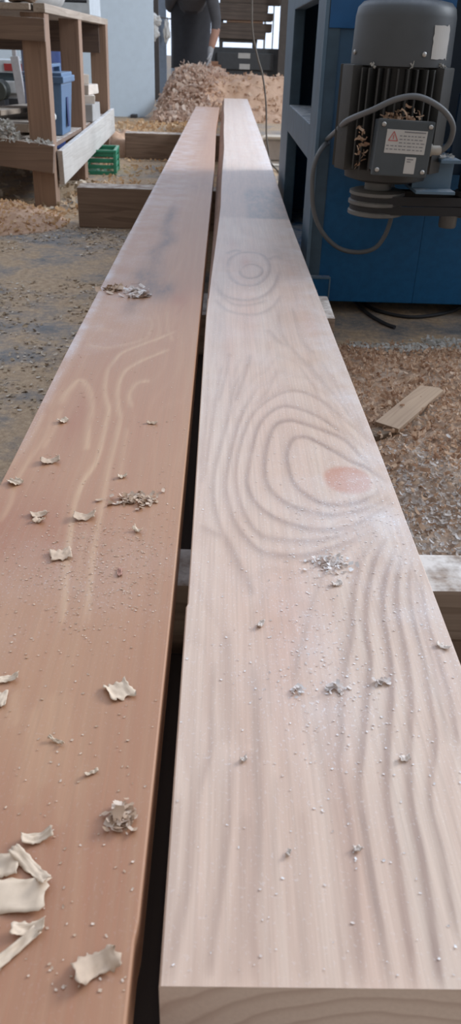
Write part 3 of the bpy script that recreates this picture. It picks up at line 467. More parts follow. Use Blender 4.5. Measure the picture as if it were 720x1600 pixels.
bpart('side_board', [((-0.757, 3.93, 0.168), (-0.757, 5.88, 0.222), 0.024, 0.145)], PALEB, label='pale grey board nailed along the lower side')
bpart('top_side_rail', [((-0.785, 3.86, 0.792), (-0.785, 5.86, 0.785), 0.05, 0.034)], BWY, label='pale edge strip along the top')
for k in range(5):
    bpart('top_board', [mm(-0.815 - 0.205 * (k + 1), -0.819 - 0.205 * k, 3.83 - 0.015 * (k % 2), 5.87, 0.782, 0.806)], BWY)
for k in range(5):
    bpart('shelf_board', [mm(-0.775 - 0.205 * (k + 1), -0.780 - 0.205 * k, 3.88, 5.70, 0.252, 0.272)], BWX)

# things on and under the bench
def crumple(name, c, s, mat, seed, amp=0.35, sub=4, flat=0.0):
    b = bmesh.new(); bmesh.ops.create_icosphere(b, subdivisions=sub, radius=1)
    for v in b.verts:
        n = v.co.normalized()
        d = 1 + amp * noise.noise(n * 1.7 + Vector((seed, 0, 0))) + amp * 0.55 * noise.noise(n * 4.3 + Vector((0, seed, 0))) + amp * 0.35 * abs(noise.noise(n * 9 + Vector((0, 0, seed))))
        v.co = Vector((n.x * s[0], n.y * s[1], n.z * s[2])) * d
    zmin = min(v.co.z for v in b.verts)
    if flat:
        for v in b.verts: v.co.z = max(v.co.z, zmin * (1 - flat))
        zmin *= (1 - flat)
    for v in b.verts: v.co.z -= zmin
    o = link(name, b, mat, None, True); o.location = c
    return o
WHITECL = mat_plain('white_rag', (0.62, 0.62, 0.60), 0.85, var=0.1)
GREYCL = mat_plain('grey_cloth', (0.36, 0.345, 0.33), 0.9, var=0.12)
# grey rolled mat on the bench top
b = bmesh.new(); lathe(b, [(0.02, 0), (0.075, 0.0), (0.088, 0.02), (0.088, 0.62), (0.075, 0.645), (0.02, 0.645)], seg=28, rot=Matrix.Rotation(math.radians(-90), 4, 'X'))
for v in b.verts: v.co += 0.008 * noise.noise_vector(v.co * 7); v.co.z = max(v.co.z, -0.082)
o = link('rolled_mat', b, GREYCL, None, True); o.location = (-0.90, 4.05, 0.888)
tag(o, 'grey rolled mat lying on the workbench top at its near corner', 'mat')
# grey slatted tray behind it
tr = thing('slatted_tray', 'grey tray with a dark slot on the far end of the workbench', 'tray', (-0.93, 5.25, 0.807))
GM = mat_plain('grey_painted_metal', (0.42, 0.45, 0.47), 0.5)
DK = mat_plain('dark_iron', (0.035, 0.035, 0.04), 0.6)
link('body', boxes(mm(-0.13, 0.15, 0, 0.45, 0, 0.055), mm(-0.13, -0.115, 0, 0.45, 0.05, 0.12), mm(0.135, 0.15, 0, 0.45, 0.05, 0.12), mm(-0.13, 0.15, 0.43, 0.45, 0.05, 0.12), mm(-0.13, 0.15, 0.0, 0.02, 0.085, 0.12)), GM, tr)
link('liner', boxes(mm(-0.112, 0.132, 0.022, 0.428, 0.0555, 0.07)), DK, tr)
# offcut and pale sheet at the near left corner
b = boxes(mm(-0.16, 0.16, -0.1, 0.42, 0, 0.018), bev=0.003); roughen(b, 0.004, 8)
o = link('sheet_offcut', b, WHITECL); o.location = (-1.10, 3.93, 0.81); tag(o, 'whitish sheet lying on the near left of the workbench top', 'sheet')
o = crumple('bark_lump', (-0.865, 3.885, 0.806), (0.065, 0.05, 0.022), mat_plain('bark', (0.22, 0.15, 0.10), 0.9, var=0.4, dust=0.8), 3.1, 0.5)
tag(o, 'brown crumbly bark lump on the near corner of the workbench top', 'bark')
# boards on the lower shelf
for k, (x0, x1, z0, dz, lab) in enumerate(((-1.32, -0.99, 0.273, 0.03, 'dusty wide board lying lowest on the workbench lower shelf'), (-1.30, -0.91, 0.304, 0.035, 'pale wide board on top of another on the workbench lower shelf'))):
    b = boxes(mm(x0, x1, 3.90 + 0.12 * k, 5.0, z0, z0 + dz)); roughen(b, 0.002, 5)
    tag(link('shelf_plank', b, [BWX, BWY][k]), lab, 'board')
b = bmesh.new(); beam(b, (-1.10, 3.98, 0.385), (-0.985, 4.95, 0.36), 0.16, 0.022)
tag(link('shelf_plank', b, BWY), 'narrow pale board lying askew on the stacked boards under the workbench', 'board')
# wood wool clump on the front rail
def curls(n, pos, size, jitter, mat, name, tilt=1.2, width=(0.2, 0.45), seed=1, dark=0.0, parent=None, flat=False):
    """many wood shavings: bent thin ribbons, one mesh; pos(rng) -> point, tint attribute per ribbon"""
    r = np.random.default_rng(seed); V = []; F = []; T = []
    seg = 5
    for i in range(n):
        p = np.array(pos(r)); L_ = size * r.uniform(0.5, 1.5); w = L_ * r.uniform(*width)
        turn = r.uniform(0.3, 1.0) if flat else r.uniform(0.5, 2.2) if r.uniform() < 0.75 else r.uniform(2.2, 4.6)
        rad = L_ / turn
        a = r.uniform(0, 2 * math.pi); ti = r.normal(0, tilt * 0.5); ro = r.normal(0, tilt * 0.6)
        mt = Matrix.Rotation(a, 3, 'Z') @ Matrix.Rotation(ti, 3, 'X') @ Matrix.Rotation(ro, 3, 'Y')
        mt = np.array(mt); base = len(V); sk = r.uniform(-0.5, 0.5) * w
        tint = r.uniform(0, 1)
        for k in range(seg + 1):
            t = k / seg - 0.5; an = t * turn
            x = rad * math.sin(an); z = rad * (1 - math.cos(an)) * (1 if r.uniform() > -1 else 1)
            ww = w * (0.65 + 0.35 * math.cos(t * 2.4)) * r.uniform(0.85, 1.1)
            for s_ in (-0.5, 0.5):
                q = mt @ np.array([x, s_ * ww + sk * t, z]) + p
                V.append(q); T.append(tint)
        for k in range(seg):
            b0 = base + 2 * k; F.append((b0, b0 + 1, b0 + 3, b0 + 2))
    me = bpy.data.meshes.new(name); me.from_pydata([tuple(v) for v in V], [], F); me.update()
    at = me.attributes.new('tint', 'FLOAT', 'POINT'); at.data.foreach_set('value', np.array(T, dtype=np.float32))
    return link(name, me, mat, parent, True)
def mat_shav(name, a, b_, c_=None, mid=0.5, trans=0.4):
    t = NT(name)
    f = t.n('ShaderNodeAttribute', attribute_name='tint').outputs['Fac']
    c = t.ramp(f, [(0.0, a), (mid, b_), (1.0, c_ or b_)])
    nz = t.noise(t.coord(), 120, 3)
    c = t.mix(t.ramp(nz, [(0.35, 0.25), (0.65, 0.0)]), c, tuple(v * .75 for v in a))
    t.out(c, 0.75, None, None, spec=0.15)
    tr_ = t.n('ShaderNodeBsdfTranslucent', {'Color': c}); mx = t.n('ShaderNodeMixShader', {0: trans})     # thin wood lets light through
    out_ = t.t.nodes['Material Output']
    t.t.links.new(t.b.outputs[0], mx.inputs[1]); t.t.links.new(tr_.outputs[0], mx.inputs[2]); t.t.links.new(mx.outputs[0], out_.inputs[0])
    return t.m
SH_WHITE = mat_shav('white_shavings', (0.42, 0.40, 0.36), (0.62, 0.60, 0.55), (0.70, 0.70, 0.70))
SH_TAN = mat_shav('tan_shavings', (0.33, 0.195, 0.125), (0.58, 0.39, 0.26), (0.74, 0.58, 0.44))
SH_PINK = mat_shav('pinkish_shavings', (0.48, 0.32, 0.24), (0.68, 0.51, 0.40), (0.80, 0.68, 0.58))
SH_GOLD = mat_shav('golden_shavings', (0.50, 0.30, 0.155), (0.68, 0.465, 0.27), (0.78, 0.62, 0.44))
SH_MIX = mat_shav('floor_flakes', (0.30, 0.22, 0.14), (0.48, 0.37, 0.25), (0.70, 0.63, 0.54), 0.6, 0.1)
def ball(c, s):
    def f(r):
        d = r.normal(size=3); d /= np.linalg.norm(d); k = r.uniform(0.5, 1) ** 0.5
        return (c[0] + d[0] * s[0] * k, c[1] + d[1] * s[1] * k, c[2] + abs(d[2]) * s[2] * k)
    return f
o = curls(260, ball((-0.975, 3.845, 0.285), (0.062, 0.055, 0.085)), 0.022, 0, SH_WHITE, 'shavings_clump', 2.5, (0.2, 0.4), 5)
tag(o, 'fluffy white clump of wood shavings on the workbench front rail', 'shavings', kind='stuff')
o = curls(70, lambda r: (r.uniform(-0.90, -0.775), r.uniform(3.82, 3.866), 0.272 + (-0.775 - 0) * 0 + r.uniform(0.0, 0.02)), 0.018, 0, SH_WHITE, 'shavings_strip', 1.5, (0.3, 0.6), 6)
tag(o, 'thin strip of pale shavings along the front rail beside the bench leg', 'shavings', kind='stuff')
o = crumple('plastic_bag', (-0.86, 4.08, 0.273), (0.055, 0.05, 0.075), WHITECL, 8.2, 0.4)
tag(o, 'white crumpled bag between the bench leg and the blue bin', 'bag')
# blue bin
BB = mat_plain('blue_grey_plastic', (0.09, 0.165, 0.28), 0.45, var=0.08, dust=0.45, dustcol=(0.42, 0.48, 0.55))
bn = thing('plastic_bin', 'small blue lidded plastic bin on the lower shelf of the workbench', 'bin', (-0.862, 4.36, 0.273))
b = boxes(((0, 0, 0.115), (0.165, 0.30, 0.23)), bev=0.012)
for v in b.verts:
    k = 0.80 + 0.20 * v.co.z / 0.23; v.co.x *= k; v.co.y *= k
link('body', b, BB, bn)
link('recess', boxes(((0.079, -0.01, 0.10), (0.006, 0.045, 0.13)), bev=0.002), mat_plain('dark_blue_plastic', (0.02, 0.04, 0.13), 0.5), bn)
lid = link('lid', boxes(((0, 0, 0.243), (0.19, 0.325, 0.028)), ((0, 0, 0.262), (0.17, 0.29, 0.02)), bev=0.006), BB, bn)
link('handle', boxes(((0.02, -0.11, 0.285), (0.03, 0.03, 0.03)), ((0.02, 0.11, 0.285), (0.03, 0.03, 0.03)), ((0.02, 0, 0.300), (0.032, 0.25, 0.014)), bev=0.004), BB, lid)
# dark blue canister behind
b = bmesh.new(); lathe(b, [(0.13, 0), (0.14, 0.01), (0.14, 0.22), (0.145, 0.225), (0.145, 0.24), (0.14, 0.245), (0.14, 0.46), (0.145, 0.465), (0.145, 0.48), (0.14, 0.485), (0.14, 0.64), (0.12, 0.655), (0.06, 0.66)])
dr = thing('drum', 'dark blue drum standing behind the workbench', 'drum', (-1.28, 6.25, 0))
smooth_by_angle(link('body', b, mat_plain('deep_blue_plastic', (0.006, 0.028, 0.13), 0.4), dr))
b = bmesh.new(); lathe(b, [(0.03, 0.655), (0.03, 0.685), (0.025, 0.69)], (0.06, 0, 0), 20); smooth_by_angle(link('cap', b, DK, dr))
# pale wood scraps on the shelf beside the far legs
SC = mat_plain('pale_scrap', (0.60, 0.52, 0.45), 0.8, var=0.12, dust=0.4, dustcol=(0.7, 0.68, 0.66))
for k, (c, s, rz, lab) in enumerate((((-0.865, 5.20, 0.273), (0.20, 0.30, 0.09), 0.0, 'grey block lying lowest in the scrap stack beside the far bench leg'),
        ((-0.86, 5.20, 0.364), (0.17, 0.22, 0.045), 0.2, 'dusty pink-tinged scrap in the middle of the stack beside the far bench leg'),
        ((-0.835, 5.22, 0.410), (0.12, 0.20, 0.05), -0.15, 'cream scrap block near the top of the stack on the workbench shelf'),
        ((-0.87, 5.25, 0.461), (0.10, 0.18, 0.05), 0.3, 'whitest scrap block on top of the stack on the workbench shelf'))):
    b = boxes(((0, 0, s[2] / 2), s), bev=0.006); roughen(b, 0.004, 20)
    o = link('wood_scrap', b, SC if k else GREYCL); o.location = c; o.rotation_euler = (0, 0, rz); tag(o, lab, 'scrap', 'pale scraps stacked on the bench shelf')
# green crate on the floor
GRN = mat_plain('green_plastic', (0.03, 0.23, 0.13), 0.5, var=0.1, dust=0.35)
cr = thing('plastic_crate', 'small green plastic crate on the floor under the pale side board', 'crate', (-0.725, 5.10, 0), (0, 0, 0.05))
bx = [mm(-0.095, 0.075, -0.12, 0.12, 0, 0.008)]
for (xa, xb, ya, yb) in ((-0.10, 0.08, -0.128, -0.12), (-0.10, 0.08, 0.12, 0.128), (-0.103, -0.095, -0.128, 0.128), (0.075, 0.083, -0.128, 0.128)):
    bx += [mm(xa, xb, ya, yb, z, z + 0.02) for z in (0.0, 0.034, 0.068, 0.102)]
link('slatted_wall', boxes(*bx, bev=0.002), GRN, cr)
link('rim', boxes(mm(-0.11, 0.09, -0.136, -0.118, 0.122, 0.135), mm(-0.11, 0.09, 0.118, 0.136, 0.122, 0.135), mm(-0.11, -0.092, -0.118, 0.118, 0.122, 0.135), mm(0.072, 0.09, -0.118, 0.118, 0.122, 0.135), bev=0.003), GRN, cr)
for sx in (-0.099, 0.079):
    for sy in (-0.124, 0.124): link('corner_post', boxes(mm(sx - 0.009, sx + 0.009, sy - 0.009, sy + 0.009, 0, 0.124)), GRN, cr)
# white panel with rounded corners
WP = mat_plain('white_panel', (0.60, 0.72, 0.84), 0.5, var=0.03)
b = bmesh.new()
pts = []
x0, x1, z0, z1, rr = -1.52, -0.735, 0.0, 1.55, 0.17
for cx, cz, a0 in ((x1 - rr, z0 + rr, -90), (x1 - rr, z1 - rr, 0), (x0 + rr, z1 - rr, 90), (x0 + rr, z0 + rr, 180)):
    for k in range(9):
        a = math.radians(a0 + k * 90 / 8); pts.append((cx + rr * math.cos(a), cz + rr * math.sin(a)))
f = b.faces.new([b.verts.new((p[0], 9.2, p[1])) for p in pts])
ex = bmesh.ops.extrude_face_region(b, geom=[f])
for v in ex['geom']:
    if isinstance(v, bmesh.types.BMVert): v.co.y += 0.035
bmesh.ops.recalc_face_normals(b, faces=b.faces[:])
pn = thing('panel', 'tall bluish white panel with rounded corner standing behind the workbench', 'panel', (0, 0, 0))
link('sheet', b, WP, pn)
for xx in (-1.35, -0.95):
    link('foot', boxes(mm(xx - 0.03, xx + 0.03, 9.06, 9.40, 0, 0.03), mm(xx - 0.02, xx + 0.02, 9.236, 9.26, 0.0, 0.9)), DK, pn)
# ------------------------------------------------------------------ blue machine with motor on the right
def mat_blue():
    t = NT('blue_machine_paint'); co = t.coord()
    z = t.n('ShaderNodeSeparateXYZ', {0: t.n('ShaderNodeTexCoord').outputs['Object']}).outputs[2]
    n1 = t.noise(co, 5, 5, .6); n2 = t.noise(co, 40, 4, .7)
    c = t.mix(t.ramp(n2, [(0.35, 0.0), (0.65, 1.0)]), (0.002, 0.080, 0.205), (0.004, 0.102, 0.255))
    zz = t.math('ADD', z, t.math('MULTIPLY', t.math('SUBTRACT', n1, 0.5), 0.25))
    film = t.n('ShaderNodeMapRange', {0: zz, 1: 0.34, 2: 0.56, 3: 0.0, 4: 0.62}).outputs[0]     # greyish dust film settled on the upper half
    c = t.mix(film, c, (0.075, 0.112, 0.145))
    c = t.mix(t.math('MULTIPLY', dust_mask(t), 0.85), c, (0.42, 0.42, 0.42))
    sc = t.ramp(t.noise(co, 13, 5, .75), [(0.70, 0.0), (0.74, 0.8)])
    c = t.mix(sc, c, (0.20, 0.22, 0.24))
    return t.out(c, 0.5, None, n2, 0.06, 0.002, 0.35)
BLUE = mat_blue()
EDGE = mat_plain('worn_blue_edge', (0.10, 0.17, 0.24), 0.5, dust=0.6, dustcol=(0.42, 0.44, 0.46))
DBLUE = mat_plain('dark_blue_paint', (0.008, 0.035, 0.075), 0.5)
MOT = mat_plain('motor_grey', (0.034, 0.034, 0.033), 0.5, var=0.15, dust=0.35, dustcol=(0.22, 0.20, 0.17), scale=30)
MOTL = mat_plain('motor_cowl_grey', (0.060, 0.068, 0.076), 0.48, var=0.1, dust=0.5, dustcol=(0.20, 0.20, 0.20))
STEEL = mat_plain('dull_steel', (0.15, 0.15, 0.145), 0.5, 0.35, var=0.2, dust=0.5, dustcol=(0.3, 0.27, 0.23))
BOLT = mat_plain('zinc_bolt', (0.45, 0.44, 0.42), 0.35, 0.8)
RUB = mat_plain('black_rubber', (0.014, 0.014, 0.016), 0.65, var=0.2)
CAB = mat_plain('grey_cable', (0.12, 0.125, 0.13), 0.5)
STK = mat_plain('sticker_white', (0.47, 0.465, 0.45), 0.6, var=0.06)
INK = mat_plain('print_grey', (0.20, 0.20, 0.21), 0.7)
REDI = mat_plain('print_red', (0.42, 0.14, 0.13), 0.7)
mc = thing('woodworking_machine', 'blue steel machine with vertical electric motor and belt drive, at right', 'machine', (0.8, 3.0, 0))
MT0 = Matrix.Translation((-0.8, -3.0, 0))
def mp(name, bm, mat, parent=mc, label=None, sm=None):
    bm.transform(MT0)
    o = link(name, bm, mat, parent)
    if sm: smooth_by_angle(o, sm)
    if label: o['label'] = label
    return o
ZB = 0.036
body = mp('body', boxes(mm(0.252, 0.572, 2.30, 2.33, ZB + 0.0, 1.25), mm(0.572, 1.5, 2.30, 2.33, ZB, 0.43), mm(0.572, 1.5, 2.30, 2.33, 1.10, 1.25),
    mm(0.80, 1.5, 2.30, 2.33, 0.43, 1.10), mm(1.47, 1.5, 2.33, 3.75, ZB, 1.25), mm(0.25, 1.5, 2.30, 3.75, 1.25, 1.28), mm(0.27, 1.48, 3.72, 3.75, ZB, 1.25), mm(0.27, 1.48, 2.34, 3.72, ZB, ZB + 0.02)), BLUE)
mp('side_frame', boxes(mm(0.248, 0.288, 2.296, 2.50, ZB, 1.25), mm(0.248, 0.288, 3.36, 3.75, ZB, 1.25), mm(0.248, 0.36, 2.50, 3.36, 0.40, 0.492), mm(0.248, 0.288, 2.50, 3.36, 0.80, 1.25), mm(0.248, 0.288, 2.50, 3.36, ZB, 0.06), bev=0.004), mat_plain('dusty_blue_frame', (0.045, 0.085, 0.125), 0.55, var=0.2, dust=0.9, dustcol=(0.42, 0.42, 0.42)))
mp('inner_plate', boxes(mm(0.60, 0.62, 2.58, 3.70, 0.06, 1.24), mm(0.573, 0.82, 2.55, 2.57, 0.40, 1.14)), DBLUE)
mp('edge_strip', boxes(mm(0.2465, 0.256, 2.294, 2.300, ZB + 0.08, 1.25), bev=0.001), EDGE, label='worn pale corner edge')
mp('upper_plate', boxes(mm(0.258, 0.571, 2.293, 2.299, 0.726, 1.25), bev=0.0015), mat_plain('bright_blue_paint', (0.009, 0.088, 0.24), 0.45, var=0.15))
ft = mp('foot', boxes(mm(0.250, 0.318, 2.272, 2.30, 0.0, 0.112), bev=0.003), BLUE)
mp('edge_strip', boxes(mm(0.250, 0.319, 2.270, 2.2735, 0.108, 0.1135), mm(0.3155, 0.3195, 2.270, 2.2735, 0.037, 0.108), bev=0.0005), EDGE, ft)
for xx, yy in ((1.35, 2.4), (1.35, 3.6), (0.36, 3.6)):
    mp('foot', boxes(mm(xx - 0.05, xx + 0.05, yy - 0.05, yy + 0.05, 0, ZB)), DBLUE)
# motor
CX, CY = 0.394, 2.035
b = bmesh.new()
lathe(b, [(0.03, 0.405), (0.07, 0.41), (0.098, 0.418), (0.10, 0.44), (0.094, 0.445), (0.094, 0.655), (0.05, 0.66)], (CX, CY, 0), 56)
for k in range(36):
    a = 2 * math.pi * k / 36
    r0, r1 = 0.09, 0.122 + 0.004 * (k % 2)
    m = Matrix.Rotation(a, 4, 'Z')
    box(b, (CX + math.cos(a) * (r0 + r1) / 2, CY + math.sin(a) * (r0 + r1) / 2, 0.545), (r1 - r0, 0.0042, 0.205), m, 0.001)
for a in (math.radians(200), math.radians(160), math.radians(-40)):
    m = Matrix.Rotation(a, 4, 'Z')
    box(b, (CX + math.cos(a) * 0.106, CY + math.sin(a) * 0.106, 0.545), (0.045, 0.05, 0.215), m, 0.004)
motor = mp('motor', b, MOT, sm=35)
motor['label'] = 'dark grey finned electric motor standing upright'
b = bmesh.new()
lathe(b, [(0.085, 0.650), (0.112, 0.652), (0.1125, 0.66), (0.1105, 0.745), (0.107, 0.762), (0.096, 0.773), (0.075, 0.777), (0.02, 0.779)], (CX + 0.004, CY, 0), 64)
mp('fan_cowl', b, MOTL, motor, sm=50)
for a in (-76, 104, 14, 194):
    b = bmesh.new(); q = Matrix.Rotation(math.radians(a), 4, 'Z') @ Matrix.Rotation(math.radians(90), 4, 'Y')
    lathe(b, [(0.005, 0.110), (0.005, 0.1145), (0.003, 0.116)], (CX + 0.004, CY, 0.676), 14, q); mp('screw', b, BOLT, motor, sm=40)
# torn sticker on the cowl: curved patch
b = bmesh.new(); rows = []
for i in range(9):
    z = 0.668 + i * 0.062 / 8; row = []
    for k in range(9):
        a = math.radians(-67 + k * 25 / 8 + (1.2 * noise.noise(Vector((i * .9, k * .7, 3))) if k in (0, 8) else 0))
        rr = 0.1133 - 0.0012 * (z - 0.66) / 0.085
        row.append(b.verts.new((CX + 0.004 + rr * math.cos(a), CY + rr * math.sin(a), z + (0.004 * noise.noise(Vector((k * .8, i, 1))) if i in (0, 8) else 0))))
    rows.append(row)
for r0_, r1_ in zip(rows, rows[1:]):
    for k in range(8): b.faces.new((r0_[k], r0_[k + 1], r1_[k + 1], r1_[k]))
mp('sticker', b, STK, motor, 'torn white sticker')
# terminal box
bx0, bx1, bz0, bz1, by = 0.333, 0.458, 0.440, 0.553, 1.868
rotb = Matrix.Translation((0.396, by, 0.5)) @ Matrix.Rotation(math.radians(2.0), 4, 'Y') @ Matrix.Rotation(math.radians(3), 4, 'Z') @ Matrix.Translation((-0.396, -by, -0.5))
def tb(name, bm, mat, label=None, sm=None):
    bm.transform(rotb); return mp(name, bm, mat, motor, label, sm)
tb('terminal_box', boxes(mm(bx0 + 0.006, bx1 - 0.006, by + 0.012, by + 0.085, bz0 + 0.005, bz1 - 0.005), mm(bx0, bx1, by, by + 0.016, bz0, bz1), bev=0.004), mat_plain('terminal_box_grey', (0.055, 0.068, 0.078), 0.5, dust=0.5, dustcol=(0.25, 0.22, 0.19)))
for xx, zz in ((bx0 + 0.011, bz1 - 0.010), (bx1 - 0.010, bz1 - 0.010), (bx0 + 0.010, bz0 + 0.012), (bx1 - 0.012, bz0 + 0.012)):
    b = bmesh.new(); lathe(b, [(0.0048, 0), (0.0048, 0.003), (0.003, 0.0045)], (xx, by, zz), 14, Matrix.Rotation(math.radians(90), 4, 'X')); tb('screw', b, BOLT, None, 40)
lb = [mm(0.353, 0.4435, by - 0.0012, by + 0.001, 0.487, 0.534)]
tb('rating_label', boxes(*lb, bev=0.0003), STK, 'white printed rating label')
pr_ = [mm(0.392, 0.440, by - 0.0016, by - 0.0010, 0.529, 0.5315)]
for k in range(5):
    z = 0.5225 - k * 0.0068
    xa = 0.383 if z > 0.507 else 0.356
    while xa < 0.437:
        w = 0.004 + 0.010 * abs(noise.noise(Vector((xa * 190, k * 3.3, 0)))); xb = min(xa + w, 0.4405)
        pr_.append(mm(xa, xb, by - 0.0016, by - 0.0010, z - 0.0013, z + 0.0007)); xa = xb + 0.003
tb('label_print', boxes(*pr_, bev=0), INK)
b = bmesh.new()      # red warning triangle
for (xa, za), (xb, zb) in (((0.359, 0.512), (0.379, 0.512)), ((0.359, 0.512), (0.369, 0.530)), ((0.379, 0.512), (0.369, 0.530))):
    beam(b, (xa, by - 0.0015, za), (xb, by - 0.0015, zb), 0.002, 0.001, 0, (0, 1, 0))
beam(b, (0.369, by - 0.0015, 0.515), (0.369, by - 0.0015, 0.523), 0.0022, 0.001, 0, (0, 1, 0))
tb('warning_mark', b, REDI)
tb('sticker', boxes(mm(0.403, 0.4275, by - 0.0012, by + 0.001, 0.447, 0.481), bev=0.0003), STK)
tb('sticker_print', boxes(mm(0.407, 0.421, by - 0.0016, by - 0.001, 0.475, 0.4775), mm(0.407, 0.416, by - 0.0016, by - 0.001, 0.4705, 0.4725), bev=0), INK)
b = bmesh.new(); lathe(b, [(0.013, 0), (0.013, 0.012), (0.010, 0.013), (0.010, 0.03), (0.007, 0.034)], (0.455, by + 0.04, 0.492), 18, Matrix.Rotation(math.radians(90), 4, 'Y')); mp('cable_gland', b, mat_plain('pale_gland', (0.42, 0.39, 0.34), 0.6), motor, sm=40)
mp('foil_tag', boxes(((0.476, 1.985, 0.585), (0.017, 0.003, 0.085), (0, 0.10, 0.5)), bev=0.0008), mat_plain('pale_blue_tag', (0.42, 0.52, 0.66), 0.4), motor, 'pale blue strip beside the fins')
# cables
b = bmesh.new(); tube(b, [(0.277, 2.305, 0.470), (0.277, 2.26, 0.479), (0.274, 2.10, 0.508), (0.278, 1.95, 0.543), (0.319, 1.885, 0.569), (0.368, 1.87, 0.593), (0.415, 1.87, 0.598), (0.468, 1.875, 0.577), (0.500, 1.885, 0.546), (0.504, 1.90, 0.512), (0.492, 1.906, 0.494), (0.478, 1.908, 0.490), (0.466, 1.908, 0.490)], 0.0062, 10)
mp('cable', b, CAB, label='grey cable arching over the terminal box', sm=60)
b = bmesh.new(); tube(b, [(0.282, 2.305, 0.462), (0.268, 2.27, 0.46), (0.247, 2.245, 0.43), (0.240, 2.24, 0.379), (0.251, 2.24, 0.298), (0.283, 2.24, 0.240), (0.331, 2.24, 0.202), (0.386, 2.24, 0.193), (0.430, 2.24, 0.205), (0.453, 2.24, 0.237), (0.462, 2.23, 0.279), (0.462, 2.22, 0.32), (0.462, 2.25, 0.36), (0.462, 2.31, 0.38)], 0.0062, 10)
mp('cable', b, CAB, label='grey cable hanging in a loop below the pulley', sm=60)
# mount
mp('mounting_plate', boxes(mm(0.33, 0.47, 2.14, 2.30, 0.46, 0.48), mm(0.33, 0.47, 2.14, 2.16, 0.44, 0.64), bev=0.003), BLUE)
mp('bracket', boxes(mm(0.452, 0.545, 1.935, 2.30, 0.395, 0.402), mm(0.452, 0.545, 1.985, 1.991, 0.40, 0.462), mm(0.500, 0.547, 1.935, 2.30, 0.462, 0.470), bev=0.002), EDGE, label='blue bracket arm with dusty top edge')
b = bmesh.new()
PX0, PY0 = 0.380, 2.035
lathe(b, [(0.012, 0.330), (0.058, 0.330), (0.0675, 0.333), (0.0675, 0.341), (0.056, 0.348), (0.056, 0.351), (0.0685, 0.357), (0.0685, 0.364), (0.057, 0.370), (0.057, 0.373), (0.0675, 0.379), (0.0675, 0.386), (0.058, 0.389), (0.033, 0.390), (0.032, 0.412), (0.012, 0.413)], (PX0, PY0, 0), 56)
mp('drive_pulley', b, STEEL, sm=35, label='grey double groove pulley under the motor')
BX, BY_ = 0.640, 2.05
def belt(z):
    b = bmesh.new(); ring = []
    for k in range(20):
        a = math.radians(90 + k * 180 / 19); ring.append((PX0 + 0.0600 * math.cos(a), PY0 + 0.0600 * math.sin(a)))
    for k in range(20):
        a = math.radians(-90 + k * 180 / 19); ring.append((BX + 0.055 * math.cos(a), BY_ + 0.055 * math.sin(a)))
    n = len(ring); L4 = []
    cx_, cy_ = (PX0 + BX) / 2, PY0
    for off, dz in ((-0.004, -0.006), (0.004, -0.010), (0.004, 0.010), (-0.004, 0.006)):
        row = []
        for i, p in enumerate(ring):
            q0, q1 = Vector(ring[i - 1]), Vector(ring[(i + 1) % n]); d = (q1 - q0).normalized(); nn = Vector((d.y, -d.x))
            row.append(b.verts.new((p[0] + nn.x * off, p[1] + nn.y * off, z + dz)))
        L4.append(row)
    for j in range(4):
        A_, B_ = L4[j], L4[(j + 1) % 4]
        for i in range(n): b.faces.new((A_[i], A_[(i + 1) % n], B_[(i + 1) % n], B_[i]))
    bmesh.ops.recalc_face_normals(b, faces=b.faces[:])
    return b
for z in (0.3495, 0.3715): mp('drive_belt', belt(z), RUB)
b = bmesh.new()
lathe(b, [(0.012, 0.332), (0.062, 0.332), (0.062, 0.342), (0.050, 0.348), (0.050, 0.351), (0.062, 0.357), (0.062, 0.364), (0.050, 0.370), (0.050, 0.373), (0.062, 0.379), (0.062, 0.388), (0.045, 0.390), (0.012, 0.391)], (BX, BY_, 0), 48)
mp('driven_pulley', b, mat_plain('dark_pulley', (0.05, 0.048, 0.046), 0.5, 0.3), sm=35)
b = bmesh.new(); lathe(b, [(0.01, 0.392), (0.05, 0.392), (0.052, 0.396), (0.052, 0.425), (0.048, 0.43), (0.042, 0.432), (0.042, 0.60), (0.03, 0.605), (0.01, 0.606)], (BX - 0.005, BY_, 0), 36)
mp('spindle_housing', b, mat_plain('black_housing', (0.03, 0.03, 0.032), 0.55), sm=35)
b = bmesh.new(); lathe(b, [(0.006, 0.300), (0.02, 0.302), (0.022, 0.306), (0.022, 0.332), (0.01, 0.333)], (0.570, BY_, 0), 28)
tube(b, [(0.57, BY_, 0.331), (0.60, BY_, 0.331), (0.64, BY_, 0.331)], 0.006, 8)
mp('shaft_end', b, STEEL, sm=35)
mp('spindle_support', boxes(mm(0.56, 0.72, 2.09, 2.31, 0.44, 0.47), mm(0.56, 0.72, 2.085, 2.10, 0.42, 0.60), bev=0.003), DBLUE)
# shavings caught on the motor
o = curls(46, lambda r: (r.uniform(0.347, 0.437), r.uniform(1.888, 1.925), 0.551 + abs(r.normal(0, 0.011))), 0.016, 0, SH_TAN, 'shavings_heap', 2.2, (0.15, 0.4), 21)
tag(o, 'little heap of shavings on top of the motor terminal box', 'shavings', kind='stuff')
o = curls(26, lambda r: (r.uniform(0.300, 0.325), r.uniform(1.915, 1.94), r.uniform(0.448, 0.535)), 0.016, 0, SH_TAN, 'shavings_tuft', 2.4, (0.15, 0.4), 22)
tag(o, 'tuft of shavings caught in the fins left of the terminal box', 'shavings', kind='stuff')
o = curls(20, lambda r: (CX + (0.113 + r.uniform(0.0, 0.008)) * math.cos((a := math.radians(r.choice([-50, -46, -40, -130, -88, -80]) + r.uniform(-3, 3)))), CY + 0.115 * math.sin(a), 0.648 + r.uniform(0, 0.008)), 0.012, 0, SH_WHITE, 'shavings_crumbs', 2.0, (0.2, 0.5), 23)
tag(o, 'pale crumbs stuck along the seam below the motor cowl', 'shavings', kind='stuff')
